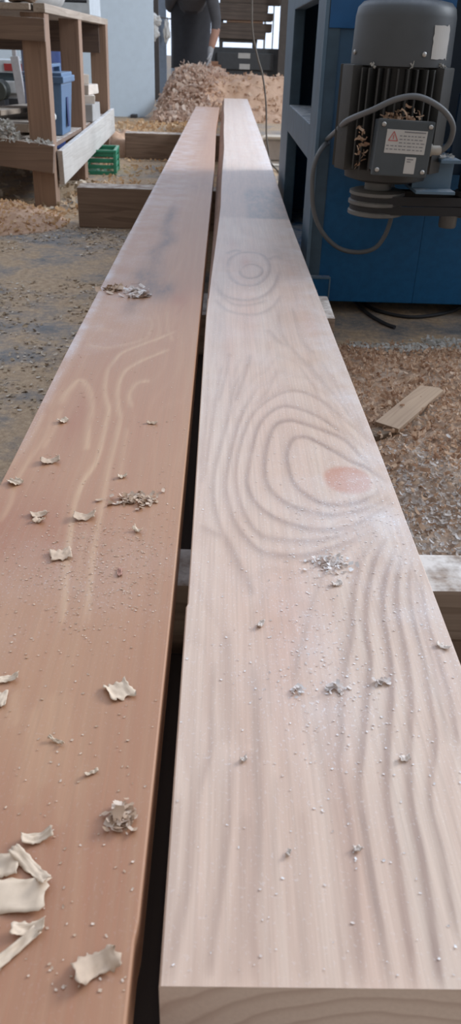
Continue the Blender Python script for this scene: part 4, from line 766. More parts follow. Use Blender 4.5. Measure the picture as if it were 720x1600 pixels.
o = curls(16, lambda r: (r.uniform(0.502, 0.545), r.uniform(1.94, 2.0), 0.4715 + r.uniform(0, 0.003)), 0.014, 0, SH_WHITE, 'shavings_crumbs', 0.6, (0.4, 0.7), 24)
tag(o, 'white flakes on the bracket arm right of the terminal box', 'shavings', kind='stuff')
# floor cables under the machine
for pts, lab in (([(0.43, 2.9, 0.0055), (0.41, 2.6, 0.0055), (0.42, 2.42, 0.0055), (0.443, 2.285, 0.0055), (0.476, 2.195, 0.0055), (0.50, 2.16, 0.0055)], 'short black cable running out from under the blue machine'),
                 ([(0.46, 2.9, 0.0055), (0.435, 2.6, 0.0055), (0.445, 2.42, 0.0055), (0.478, 2.321, 0.0055), (0.564, 2.265, 0.0055), (0.67, 2.307, 0.0055), (0.752, 2.395, 0.0055), (0.85, 2.6, 0.0055)], 'long black cable curving along the base of the blue machine')):
    b = bmesh.new(); tube(b, pts, 0.0055, 10); tag(smooth_by_angle(link('floor_cable', b, RUB), 60), lab, 'cable', 'black cables on the floor')
# ------------------------------------------------------------------ shavings on the floor
def mound(name, x0, x1, y0, y1, hf, mat, nx=90, ny=90, amp=0.012, sc=14):
    V = []; F = []
    for j in range(ny):
        for i in range(nx):
            x = x0 + (x1 - x0) * i / (nx - 1); y = y0 + (y1 - y0) * j / (ny - 1)
            h = hf(x, y)
            h2 = h + amp * noise.fractal(Vector((x * sc, y * sc, 0)), 1.0, 2.0, 4) * min(1, max(h, 0) / 0.03)
            V.append((x, y, h2 if h > 0 else -0.02))
    for j in range(ny - 1):
        for i in range(nx - 1):
            a = j * nx + i; F.append((a, a + 1, a + nx + 1, a + nx))
    me = bpy.data.meshes.new(name); me.from_pydata(V, [], F); me.update()
    return link(name, me, mat, None, True)
def mat_dustpile(name, a, b_, c_, sc=30):
    t = NT(name); co = t.coord()
    n1 = t.noise(co, sc, 5, .7); n2 = t.noise(co, sc * .2, 4, .6)
    c = t.mix(t.ramp(n1, [(0.32, 0.0), (0.68, 1.0)]), a, b_)
    c = t.mix(t.ramp(n2, [(0.4, 0.0), (0.7, 0.8)]), c, c_)
    return t.out(c, 0.9, None, n1, 0.6, 0.01, 0.15)
DP = mat_dustpile('sawdust', (0.40, 0.25, 0.165), (0.55, 0.375, 0.265), (0.48, 0.32, 0.225), 26)
DP2 = mat_dustpile('sawdust_brown', (0.22, 0.13, 0.08), (0.40, 0.27, 0.18), (0.46, 0.38, 0.31), 60)
def hb(x, y):
    w = 0.16 * noise.noise(Vector((x * 1.3, y * 1.3, 2)))
    f = min(1, max(0, (y - 8.5 - w - 0.45 * sm(-0.25, 0.05, x)) / 1.15)); g = min(1, max(0, (10.75 - y) / 0.9))
    s = min(1, max(0, (x + 0.82) / 0.35)) * min(1, max(0, (2.4 - x) / 1.0))
    sm_ = lambda v: v * v * (3 - 2 * v)
    f = f
    return 0.43 * sm_(f) ** 0.8 * sm_(g) * sm_(s) * (1 + 0.12 * noise.noise(Vector((x * 2.1, y * 2, 5)))) - 0.004
o = mound('sawdust_pile', -1.1, 2.3, 8.2, 11.4, hb, DP, 150, 110, 0.03, 6)
tag(o, 'big tan sawdust pile on the floor beyond the plank ends', 'sawdust', kind='stuff')
def on(hf, x0, x1, y0, y1, lift=0.004, cond=None):
    def f(r):
        while True:
            x, y = r.uniform(x0, x1), r.uniform(y0, y1); h = hf(x, y)
            if (cond is None or cond(x, y, r)) and h > -0.003: return (x, y, max(h, 0) + lift + abs(r.normal(0, lift)))
    return f
o = curls(2200, on(hb, -0.70, 0.0, 8.4, 10.2, 0.018, lambda x, y, r: r.uniform() < 1.1 - 1.0 * sm(-0.35, 0.0, x)), 0.062, 0, SH_PINK, 'shavings_heap', 1.6, (0.3, 0.6), 31)
tag(o, 'large pinkish curled shavings covering the left side of the big sawdust pile', 'shavings', kind='stuff')
o = curls(500, on(hb, -0.2, 1.6, 8.6, 10.2, 0.006), 0.05, 0, SH_TAN, 'shavings_scatter', 0.8, (0.3, 0.6), 32)
tag(o, 'small tan chips over the right side of the big sawdust pile', 'shavings', kind='stuff')
flat0 = lambda x, y: 0.0
o = curls(420, on(flat0, -1.0, -0.25, 5.92, 8.3, 0.012, lambda x, y, r: r.uniform() < 0.15 + 0.85 * sm(6.8, 7.8, y) and not (-1.3 < x < -0.72 and y > 9)), 0.05, 0, SH_GOLD, 'shavings_scatter', 1.2, (0.3, 0.6), 33)
tag(o, 'pale shavings strewn on the floor behind the farthest bearer', 'shavings', kind='stuff')
# golden mounds near the bench
def bump(cx, cy, rx, ry, h):
    def f(x, y):
        d = ((x - cx) / rx) ** 2 + ((y - cy) / ry) ** 2
        return h * (max(0, 1 - d)) ** 1.1 * (1 + 0.35 * noise.noise(Vector((x * 9, y * 9, 7)))) if d < 1 else -0.01
    return f
h1 = bump(-1.02, 3.50, 0.36, 0.30, 0.075)
tag(mound('sawdust_mound', -1.4, -0.6, 3.15, 3.85, h1, DP, 70, 60, 0.01, 22), 'golden sawdust mound on the floor in front of the bench leg', 'sawdust', kind='stuff')
o = curls(900, on(h1, -1.4, -0.6, 3.15, 3.85, 0.004), 0.017, 0, SH_GOLD, 'shavings_scatter', 1.4, (0.3, 0.7), 34)
tag(o, 'golden shavings covering the mound in front of the bench leg', 'shavings', kind='stuff')
h2 = bump(-0.72, 6.0, 0.16, 0.22, 0.16)
tag(mound('sawdust_mound', -0.9, -0.5, 5.75, 6.25, h2, DP, 50, 50, 0.012, 18), 'small orange sawdust heap against the far end of the bench side board', 'sawdust', kind='stuff')
o = curls(300, on(flat0, -0.80, -0.3, 3.62, 5.7, 0.004, lambda x, y, r: noise.noise(Vector((x * 3, y * 3, 1))) > -0.15), 0.032, 0, SH_GOLD, 'shavings_scatter', 0.8, (0.3, 0.7), 35)
tag(o, 'pale shavings strewn between the two left bearers', 'shavings', kind='stuff')
o = curls(330, on(flat0, -1.7, -0.68, 3.7, 5.6, 0.004), 0.035, 0, SH_MIX, 'shavings_scatter', 1.0, (0.3, 0.7), 36)
tag(o, 'dull flakes on the floor under the workbench', 'shavings', kind='stuff')
def chips(n, x0, x1, y0, y1, size, seed, cond=None): 
    return on(flat0, x0, x1, y0, y1, 0.0015, cond)
o = curls(4500, on(flat0, -1.25, -0.25, 0.75, 3.45, 0.0015, lambda x, y, r: noise.noise(Vector((x * 2.6, y * 2.0, 4))) + 0.5 * noise.noise(Vector((x * 9, y * 7, 4))) > -0.12), 0.0085, 0, SH_MIX, 'sawdust_flakes', 0.5, (0.5, 0.9), 37, flat=True)
tag(o, 'scattered sawdust flakes on the grey floor left of the planks', 'sawdust', kind='stuff')
# brown shavings right of the planks
def h3(x, y):
    e = sm(0.9, 1.45, y) * (1 - sm(1.75, 2.02, y)) 
    return float(0.042 * e * (1 + 0.3 * noise.noise(Vector((x * 7, y * 7, 3)))) * sm(0.19, 0.30, x) - 0.002)
tag(mound('sawdust_mound', 0.18, 1.3, 0.80, 2.1, h3, DP2, 110, 120, 0.012, 30), 'low brown bed of sawdust on the floor in front of the blue machine', 'sawdust', kind='stuff')
o = curls(8500, on(h3, 0.22, 1.1, 1.05, 2.0, 0.005, lambda x, y, r: x < 0.35 + 0.42 * y and r.uniform() < sm(1.0, 1.35, y)), 0.0130, 0, SH_TAN, 'shavings_heap', 1.6, (0.18, 0.5), 41)
tag(o, 'brown curled shavings covering the floor in front of the blue machine', 'shavings', kind='stuff')
o = curls(1500, on(lambda x, y: max(h3(x, y), 0.0), 0.34, 0.95, 1.86, 2.06, 0.006, lambda x, y, r: abs(y - 1.93 - 0.25 * max(0, x - 0.4) ** 1.0 + 0.02 * math.sin(x * 30)) < 0.05 + 0.1 * max(0, x - 0.5)), 0.012, 0, SH_WHITE, 'shavings_strip', 1.2, (0.3, 0.6), 42)
tag(o, 'white line of fine shavings at the back of the brown shavings bed', 'shavings', kind='stuff')
o = curls(5200, on(lambda x, y: max(h3(x, y), 0.0) + 0.001, 0.20, 0.75, 0.772, 1.40, 0.003, lambda x, y, r: x < 0.15 + 0.5 * y and r.uniform() < 1.1 - sm(1.1, 1.4, y)), 0.0085, 0, mat_shav('grey_white_flakes', (0.40, 0.33, 0.27), (0.58, 0.52, 0.47), (0.74, 0.71, 0.69)), 'sawdust_flakes', 0.7, (0.3, 0.7), 43)
tag(o, 'whitish flakes and dust on the floor behind the nearest bearer', 'sawdust', kind='stuff')
# loose board scrap
bd = mat_wood('offcut_wood', (0.42, 0.30, 0.20), (0.32, 0.215, 0.14), 1, rough=0.75, ring=18)
b = bmesh.new(); box(b, (0, 0, 0.006), (0.050, 0.235, 0.010), None, 0.0015)
bmesh.ops.subdivide_edges(b, edges=b.edges[:], cuts=3)
for v in b.verts:
    if v.co.y > 0.10: v.co.y -= 0.5 * abs(v.co.x - 0.01)
    v.co.z += 0.02 * v.co.y ** 2
o = link('wood_offcut', b, bd); o.location = (0.397, 1.47, 0.050); o.rotation_euler = (math.radians(2), math.radians(2), math.radians(-35))
tag(o, 'flat brown wooden offcut lying on the shavings, right of the planks', 'offcut')
b = boxes(((0, 0, 0.0045), (0.03, 0.055, 0.009)), bev=0.001); roughen(b, 0.003, 60)
o = link('bark_chip', b, mat_plain('dark_bark', (0.12, 0.08, 0.05), 0.9)); o.location = (0.318, 1.365, 0.040); o.rotation_euler = (0, 0, -1.0)
tag(o, 'small dark bark chip at the near end of the brown offcut', 'bark')
# pale tub beyond, right of the planks
tub = thing('plastic_tub', 'pale rounded tub on its side between the plank and the blue machine', 'tub', (0.335, 5.60, 0))
TUBM = mat_plain('pale_plastic', (0.78, 0.73, 0.66), 0.6, var=0.06)
def rrect(w, h, r, n=6):
    out = []
    for cx, cz, a0 in ((w / 2 - r, r, -90), (w / 2 - r, h - r, 0), (-w / 2 + r, h - r, 90), (-w / 2 + r, r, 180)):
        for k in range(n + 1):
            a = math.radians(a0 + k * 90 / n); out.append((cx + r * math.cos(a), cz + r * math.sin(a)))
    return out
b = bmesh.new(); loops = []
for (w, h, r, y, dz) in ((0.20, 0.178, 0.05, 0.0, 0), (0.212, 0.19, 0.055, -0.006, -0.0), (0.196, 0.17, 0.045, -0.01, 0.008), (0.18, 0.155, 0.04, 0.0, 0.014), (0.16, 0.13, 0.035, 0.09, 0.024)):
    loops.append([b.verts.new((p[0], y, p[1] + dz)) for p in rrect(w, h, r)])
outer = [[b.verts.new((p[0], y, p[1] + dz)) for p in rrect(w, h, r)] for (w, h, r, y, dz) in ((0.18, 0.155, 0.045, 0.11, 0.012),)]
seqs = [outer[0]] + loops
for a_, b_ in zip(seqs, seqs[1:]):
    for k in range(len(a_)): b.faces.new((a_[k], a_[(k + 1) % len(a_)], b_[(k + 1) % len(a_)], b_[k]))
b.faces.new(loops[-1]); b.faces.new(outer[0][::-1]); bmesh.ops.recalc_face_normals(b, faces=b.faces[:])
smooth_by_angle(link('body', b, TUBM, tub), 50)
link('lining', boxes(mm(-0.07, 0.07, 0.075, 0.085, 0.03, 0.145), bev=0.004), mat_plain('tub_grey', (0.55, 0.49, 0.44), 0.8), tub)
# hanging wire
b = bmesh.new(); tube(b, [(0.12, 5.45, 2.6), (0.135, 5.45, 1.5), (0.146, 5.45, 0.92), (0.158, 5.45, 0.75), (0.195, 5.45, 0.62), (0.222, 5.45, 0.55), (0.24, 5.45, 0.48), (0.253, 5.45, 0.41), (0.262, 5.45, 0.33), (0.27, 5.45, 0.20), (0.285, 5.44, 0.12), (0.30, 5.43, 0.05), (0.34, 5.38, 0.01), (0.36, 5.2, 0.007), (0.34, 5.0, 0.007)], 0.0055, 8)
tag(smooth_by_angle(link('hanging_wire', b, mat_plain('dark_wire', (0.10, 0.085, 0.07), 0.7)), 60), 'thin dark wire hanging down in front of the big sawdust pile', 'wire')

# ------------------------------------------------------------------ background
def dup(o, loc, label, rz=0.0):
    c = o.copy(); COL.objects.link(c); c.location = loc; c.rotation_euler = (0, 0, rz); c['label'] = label
    return c
DARKW = mat_wood('dark_lumber', (0.15, 0.115, 0.095), (0.09, 0.07, 0.06), 0, dust=0.6, rough=0.8, ring=6)
STP = mat_plain('dark_steel_post', (0.075, 0.065, 0.06), 0.6)
BLK = mat_plain('black_machine', (0.05, 0.055, 0.062), 0.55, dust=0.5, dustcol=(0.2, 0.2, 0.2))
rk = thing('lumber_rack', 'dark steel rack carrying lumber behind the sawdust pile', 'rack', (0.2, 12.7, 0))
for sx in (-0.27, 0.20):
    for sy in (-0.22, 0.24): link('upright', boxes(mm(sx - 0.025, sx + 0.025, sy - 0.025, sy + 0.025, 0, 2.0)), STP, rk)
for sy in (-0.22, 0.24): link('crossbar', boxes(mm(-0.30, 0.23, sy - 0.02, sy + 0.02, 0.72, 0.76)), STP, rk)
zz = 0.762
for k, (xa, xb, h, mat_, lab) in enumerate(((-0.30, 0.34, 0.085, 0, 'lowest dark board end in the lumber stack behind the sawdust pile'), (-0.36, 0.42, 0.10, 0, 'second dark board from the bottom of the far lumber stack'), (-0.20, 0.30, 0.03, 1, 'thin pale batten in the middle of the far lumber stack'),
        (-0.34, 0.43, 0.09, 0, 'wide dark board above the pale batten of the far lumber stack'), (-0.33, 0.36, 0.10, 0, 'fifth board up in the far lumber stack'), (-0.28, 0.54, 0.085, 0, 'longest board of the far lumber stack, sticking out to the right'), (-0.24, 0.40, 0.11, 0, 'topmost visible dark beam of the far lumber stack'))):
    b = boxes(mm(xa, xb, -0.30 + 0.02 * (k % 3), 0.30, 0, h), bev=0.006); roughen(b, 0.006, 5)
    for v in b.verts: v.co.z = min(max(v.co.z, 0.0), h)
    o = link('stacked_board', b, [DARKW, BW][mat_]); o.location = (0.2, 12.7, zz); zz += h + 0.001
    tag(o, lab, 'board', 'boards in the far lumber stack')
bb = thing('machine_base', 'black low machine box with two white stickers behind the sawdust pile', 'machine', (0.3, 12.35, 0))
link('housing', boxes(mm(-0.50, 0.44, 0.0, 0.12, 0, 0.66), mm(-0.42, 0.36, -0.05, 0.0, 0.40, 0.60), bev=0.01), BLK, bb)
link('sticker', boxes(mm(-0.13, 0.035, -0.053, -0.0495, 0.535, 0.598), bev=0), STK, bb)
link('sticker', boxes(mm(-0.11, 0.035, -0.053, -0.0495, 0.405, 0.47), bev=0), STK, bb)
link('wooden_chock', boxes(mm(-0.58, -0.36, -0.12, -0.055, 0.40, 0.45), mm(-0.50, -0.40, -0.11, -0.06, 0.45, 0.49), bev=0.01), mat_plain('orange_wood', (0.30, 0.16, 0.10), 0.8), bb)
def post(name, x, y, w, d, mat, label, h=2.6, foot=True):
    t = thing(name, label, 'post', (x, y, 0))
    link('shaft', boxes(mm(-w / 2, w / 2, -d / 2, d / 2, 0, h)), mat, t)
    link('base_plate', boxes(mm(-w * 1.1, w * 1.1, -d * 1.1, d * 1.1, 0, 0.015)), mat, t)
post('steel_post', 0.765, 12.2, 0.11, 0.10, STP, 'dark brown post behind the pile, nearest the blue machine')
post('steel_post', 0.56, 13.3, 0.03, 0.03, GM, 'thin grey post left of the dark brown post in the background')
post('steel_post', 0.68, 13.3, 0.02, 0.03, GM, 'thinnest grey rod close beside the dark brown post')
GPO = mat_plain('grey_blue_post', (0.16, 0.20, 0.26), 0.6, dust=0.3)
post('steel_post', -0.83, 11.9, 0.09, 0.08, GPO, 'blue-grey post between the white panel and the person')
post('steel_post', -0.71, 12.1, 0.05, 0.06, mat_plain('light_post', (0.32, 0.38, 0.46), 0.6), 'lighter narrow post just left of the person')
post('steel_post', -0.96, 12.3, 0.10, 0.08, STP, 'dark post right beside the edge of the white panel')
for c, s, sd, lab in (((-0.90, 11.55, 0.86), (0.07, 0.05, 0.06), 1.3, 'upper white rag hanging at the edge of the white panel'), ((-0.915, 11.55, 0.69), (0.06, 0.05, 0.075), 2.4, 'lower white rag hanging at the edge of the white panel'), ((-0.765, 11.72, 0.66), (0.035, 0.03, 0.12), 5.4, 'white rag hung between the grey posts and the person')):
    tag(crumple('hanging_rag', c, s, WHITECL, sd, 0.5), lab, 'rag', 'white rags')
b = bmesh.new(); tube(b, [(-1.05, 11.56, 0.98), (-0.92, 11.56, 0.955), (-0.80, 11.60, 0.955), (-0.72, 11.73, 0.95), (-0.62, 11.98, 0.96)], 0.008, 8)
bar = thing('hanging_rail', 'thin dark rail with white rags between the posts left of the person', 'rail', (0, 0, 0))
link('bar', b, STP, bar); link('stand', boxes(mm(-1.06, -1.04, 11.55, 11.57, 0, 0.99)), STP, bar); link('stand', boxes(mm(-0.63, -0.61, 11.97, 11.99, 0, 0.97)), STP, bar)
# seen under the bench, far left
pm = thing('planing_machine', 'grey machine with a red stripe seen beneath the workbench top', 'machine', (-1.72, 7.05, 0))
link('base', boxes(mm(-0.30, 0.22, 0.02, 0.5, 0, 0.26), bev=0.01), DK, pm)
link('table', boxes(mm(-0.32, 0.25, 0.0, 0.55, 0.30, 0.385), mm(-0.30, 0.23, 0.03, 0.5, 0.26, 0.30), bev=0.008), mat_plain('pale_grey_iron', (0.46, 0.47, 0.48), 0.5), pm)
link('body', boxes(mm(-0.28, 0.20, 0.10, 0.5, 0.385, 0.44), bev=0.006), mat_plain('dark_teal', (0.05, 0.075, 0.09), 0.5), pm)
link('hood', boxes(mm(-0.30, 0.21, 0.06, 0.5, 0.44, 0.53), bev=0.01), GM, pm)
link('stripe', boxes(mm(-0.04, 0.14, 0.052, 0.061, 0.455, 0.505), bev=0.001), mat_plain('red_paint', (0.30, 0.03, 0.03), 0.5), pm)
b = bmesh.new(); lathe(b, [(0.02, 0), (0.065, 0.0), (0.075, 0.01), (0.075, 0.14), (0.06, 0.155), (0.02, 0.16)], (-0.06, -0.17, 0.325), 28, Matrix.Rotation(math.radians(-90), 4, 'X')); smooth_by_angle(link('motor', b, mat_plain('dark_olive', (0.03, 0.035, 0.03), 0.5), pm))
link('motor_stand', boxes(mm(-0.11, -0.01, -0.16, -0.03, 0, 0.26)), DK, pm)
gp = thing('wooden_post', 'slanting pale grey post in front of the striped grey machine', 'post', (-1.60, 6.9, 0))
b = bmesh.new(); beam(b, (0.03, 0, 0.0), (-0.02, 0, 0.56), 0.06, 0.05, 0.004, (0, 1, 0)); beam(b, (-0.02, 0, 0.55), (-0.02, 0, 0.75), 0.03, 0.03, 0.004, (0, 1, 0))
link('shaft', b, mat_plain('pale_grey_wood', (0.36, 0.35, 0.36), 0.7), gp)
for x, lab in ((-1.72, 'left dark upright standing behind the striped grey machine'), (-1.60, 'right dark upright standing behind the striped grey machine')):
    post('steel_post', x, 8.1, 0.09, 0.08, mat_plain('brown_black', (0.05, 0.035, 0.035), 0.7), lab, 1.6)
cab = thing('white_cabinet', 'pale blue-white cabinet in the distance seen under the workbench top', 'cabinet', (-2.35, 9.4, 0))
link('carcass', boxes(mm(-0.5, 0.22, 0, 0.5, 0.06, 1.5), mm(-0.48, 0.20, 0.02, 0.48, 0, 0.06), bev=0.008), WP, cab)
for sx in (-0.14,): link('door', boxes(mm(-0.49, -0.145, -0.018, -0.0, 0.08, 1.48), bev=0.004), WP, cab); dd = link('door', boxes(mm(-0.135, 0.21, -0.018, -0.0, 0.08, 1.48), bev=0.004), WP, cab); link('handle', boxes(mm(-0.11, -0.095, -0.04, -0.018, 0.7, 0.84)), DK, dd)

# ------------------------------------------------------------------ person in dark clothes behind the pile
SKIN = mat_plain('skin', (0.36, 0.20, 0.145), 0.6, var=0.06)
SHIRT = mat_plain('charcoal_shirt', (0.062, 0.062, 0.068), 0.9)
TROU = mat_plain('dark_trousers', (0.030, 0.031, 0.036), 0.9)
SHOE = mat_plain('shoe_black', (0.02, 0.02, 0.02), 0.6)
GLV = mat_plain('grey_glove', (0.34, 0.35, 0.37), 0.85)
HAIRM = mat_plain('hair_black', (0.015, 0.012, 0.01), 0.6)
def skin_mesh(nodes, edges, root, sub=2):
    me = bpy.data.meshes.new('sk'); me.from_pydata([n[:3] for n in nodes], edges, [])
    ob = bpy.data.objects.new('sk', me); COL.objects.link(ob)
    md = ob.modifiers.new('s', 'SKIN'); md.use_smooth_shade = True
    for i, n in enumerate(nodes):
        r = n[3] if isinstance(n[3], tuple) else (n[3], n[3])
        me.skin_vertices[0].data[i].radius = r; me.skin_vertices[0].data[i].use_root = (i == root)
    sb = ob.modifiers.new('u', 'SUBSURF'); sb.levels = sub; sb.render_levels = sub
    dg = bpy.context.evaluated_depsgraph_get(); dg.update()
    out = bpy.data.meshes.new_from_object(ob.evaluated_get(dg)); bpy.data.objects.remove(ob)
    return out
pz = thing('person', 'person in dark clothes bending forward behind the sawdust pile, gloved hand hanging', 'person', (0, 0, 0))
N = []; E_ = []
def nd(x, y, z, r, par=None):
    N.append((x, y, z, r)); 
    if par is not None: E_.append((par, len(N) - 1))
    return len(N) - 1
pel = nd(-0.42, 11.80, 0.90, (0.185, 0.13))
sp1 = nd(-0.415, 11.70, 1.03, (0.18, 0.13), pel); sp2 = nd(-0.40, 11.55, 1.14, (0.185, 0.13), sp1); ch = nd(-0.39, 11.39, 1.23, (0.18, 0.12), sp2)
nk = nd(-0.385, 11.25, 1.29, 0.06, ch); h0 = nd(-0.385, 11.20, 1.325, 0.072, nk); h1_ = nd(-0.385, 11.13, 1.365, (0.085, 0.10), h0); h2_ = nd(-0.385, 11.08, 1.415, (0.075, 0.085), h1_)
sr = nd(-0.215, 11.39, 1.20, 0.085, ch); ua = nd(-0.170, 11.36, 1.07, 0.075, sr); el = nd(-0.130, 11.34, 0.90, 0.060, ua); fa = nd(-0.140, 11.31, 0.79, 0.050, el); wr = nd(-0.185, 11.28, 0.63, 0.036, fa)
sl = nd(-0.56, 11.42, 1.20, 0.085, ch); ul = nd(-0.63, 11.52, 1.10, 0.066, sl); elx = nd(-0.66, 11.74, 1.02, 0.050, ul); wl = nd(-0.50, 11.93, 0.98, 0.034, elx)
for s_, hx in ((1, -0.33), (-1, -0.52)):
    hp = nd(hx, 11.79, 0.86, 0.10, pel); kn = nd(hx + 0.01 * s_, 11.72, 0.50, 0.064, hp); an = nd(hx + 0.015 * s_, 11.80, 0.10, 0.042, kn); hl = nd(hx + 0.015 * s_, 11.79, 0.045, 0.04, an); toe = nd(hx + 0.03 * s_, 11.58, 0.032, (0.042, 0.03), hl)
bme = skin_mesh(N, E_, 0)
for m_ in (SKIN, SHIRT, TROU, SHOE): bme.materials.append(m_)
for p in bme.polygons:
    c = p.center; i = 0
    arm_r = c.x > -0.24 and c.z < 1.2 and c.y < 11.5; arm_l = c.x < -0.585 and c.z > 0.9 or (c.y > 11.9 and c.z > 0.93 and c.x < -0.44 and c.x > -0.7 and False)
    if c.z < 0.10: i = 3
    elif c.y < 11.285 and c.z > 1.23: i = 0
    elif arm_r: i = 1 if c.z > 0.83 else 0
    elif c.z > 0.98: i = 1
    else: i = 2
    p.material_index = i; p.use_smooth = True
bo = bpy.data.objects.new('body', bme); COL.objects.link(bo); bo.parent = pz
# face turned down towards the work
HC = Vector((-0.385, 11.095, 1.40)); FD = Vector((0, -0.80, -0.60)); UPV = Vector((0, -0.60, 0.80))
def ell(name, c, s, mat, par=bo, sub=3, cut=None):
    b = bmesh.new(); bmesh.ops.create_icosphere(b, subdivisions=sub, radius=1)
    for v in b.verts: v.co = Vector((v.co.x * s[0], v.co.y * s[1], v.co.z * s[2]))
    m = Matrix((( 1, 0, 0, 0), (0, -FD.y, UPV.y, 0), (0, -FD.z, UPV.z, 0), (0, 0, 0, 1)))
    b.transform(Matrix.Translation(c) @ m); return link(name, b, mat, par, True)
ell('head', HC, (0.078, 0.098, 0.115), SKIN)
for s_ in (-1, 1):
    ell('eye', HC + FD * 0.086 + Vector((0.031 * s_, 0, 0)) + UPV * 0.006, (0.014, 0.010, 0.009), mat_plain('eye', (0.08, 0.06, 0.05), 0.3))
    ell('ear', HC + Vector((0.080 * s_, 0, 0)), (0.012, 0.022, 0.032), SKIN)
ell('nose', HC + FD * 0.098 - UPV * 0.018, (0.014, 0.018, 0.024), SKIN)
ell('mouth', HC + FD * 0.090 - UPV * 0.052, (0.024, 0.008, 0.008), mat_plain('lips', (0.28, 0.11, 0.09), 0.5))
ell('hair', HC - FD * 0.014 + UPV * 0.022, (0.084, 0.100, 0.108), HAIRM)
def hand(w, d, side, name):
    """gloved hand hanging from wrist w along d: palm, five separate fingers"""
    d = Vector(d).normalized(); s = Vector((0, 1, 0)) ; s = (s - d * s.dot(d)).normalized(); n = d.cross(s)
    w = Vector(w); NN = []; EE = []
    def a(p, r, par=None):
        NN.append((p.x, p.y, p.z, r)); 
        if par is not None: EE.append((par, len(NN) - 1))
        return len(NN) - 1
    cuff = a(w - d * 0.05, 0.036); w0 = a(w, 0.033, cuff); pm_ = a(w + d * 0.05, (0.034, 0.022), w0)
    for k, (o_, ln) in enumerate(((-0.030, 0.072), (-0.010, 0.082), (0.011, 0.076), (0.031, 0.060))):
        b0 = a(w + d * 0.085 + s * o_, 0.0125, pm_); b1 = a(w + d * (0.085 + ln * 0.5) + s * o_ * 1.1 + n * side * 0.010, 0.0105, b0); a(w + d * (0.085 + ln * 0.95) + s * o_ * 1.05 + n * side * 0.030, 0.009, b1)
    t0 = a(w + d * 0.035 - s * 0.04, 0.014, pm_); t1 = a(w + d * 0.070 - s * 0.056 + n * side * 0.012, 0.0115, t0); a(w + d * 0.098 - s * 0.056 + n * side * 0.026, 0.0095, t1)
    m = skin_mesh(NN, EE, 2); m.materials.append(GLV)
    o = bpy.data.objects.new(name, m); COL.objects.link(o); o.parent = bo
    for p in m.polygons: p.use_smooth = True
hand((-0.185, 11.28, 0.63), (-0.12, -0.06, -1), -1, 'glove')
hand((-0.50, 11.93, 0.98), (0.8, 0.3, -0.4), 1, 'glove')

# long dark work apron hanging over the thighs
b = bmesh.new(); rings = []
for (yc, zc, rx, ry) in ((11.66, 1.08, 0.205, 0.155), (11.76, 0.97, 0.225, 0.165), (11.79, 0.86, 0.225, 0.165), (11.78, 0.70, 0.215, 0.155), (11.77, 0.55, 0.22, 0.155), (11.77, 0.44, 0.225, 0.155)):
    rings.append([b.verts.new((-0.42 + (rx + 0.006 * math.sin(7 * a_) * (zc < 0.8)) * math.cos(a_), yc + ry * math.sin(a_), zc)) for a_ in [2 * math.pi * k / 40 for k in range(40)]])
for r0_, r1_ in zip(rings, rings[1:]):
    for k in range(40): b.faces.new((r0_[k], r1_[k], r1_[(k + 1) % 40], r0_[(k + 1) % 40]))
link('apron', b, TROU, bo, True)
pz.location = (0.02, -1.5, 0.0)

# ------------------------------------------------------------------ shavings lying on the planks
SHL = mat_plain('pale_shaving', (0.60, 0.46, 0.33), 0.65, var=0.1, scale=60)
SHD = mat_plain('buff_shaving', (0.50, 0.36, 0.25), 0.7, var=0.12, scale=60)
def flake(x, y, ln, wd, rz, curl, label, mat=SHL, ragged=0.25, zoff=0.0, seed=0.0, group='curled shavings on the left plank', thick=0.0006):
    """thin ragged shaving: a grid bent along its length with thickness"""
    b = bmesh.new(); nu, nv = 14, 7; grid = []
    for i in range(nu + 1):
        u = i / nu - 0.5; row = []
        for j in range(nv + 1):
            v = j / nv - 0.5
            rg = 1 + ragged * 0.8 * (noise.noise(Vector((i * 0.7, seed, j * 3.1))) if j in (0, nv) else 0.0)
            ru = ragged * 0.16 * ln * noise.noise(Vector((j * 0.9, seed + 5, i * .1))) if i in (0, nu) else 0.0
            an = u * curl; rad = ln / max(abs(curl), 1e-3)
            xx = rad * math.sin(an) if abs(curl) > 0.05 else u * ln
            zz_ = rad * (1 - math.cos(an)) if abs(curl) > 0.05 else 0.0
            zz_ += 0.0022 * noise.noise(Vector((u * 5, v * 4, seed))) 
            row.append(b.verts.new((xx + ru, v * wd * rg + 0.12 * ln * math.sin(u * 3 + seed) * ragged, zz_)))
        grid.append(row)
    for i in range(nu):
        for j in range(nv): b.faces.new((grid[i][j], grid[i + 1][j], grid[i + 1][j + 1], grid[i][j + 1]))
    ex = bmesh.ops.extrude_face_region(b, geom=b.faces[:])
    for v in ex['geom']:
        if isinstance(v, bmesh.types.BMVert): v.co.z += thick
    bmesh.ops.recalc_face_normals(b, faces=b.faces[:])
    mz = min(v.co.z for v in b.verts)
    b.transform(Matrix.Translation((x, y, ZT - mz + zoff)) @ Matrix.Rotation(rz, 4, 'Z'))
    o = link('wood_shaving', b, mat, None, True)
    return tag(o, label, 'shaving', group)
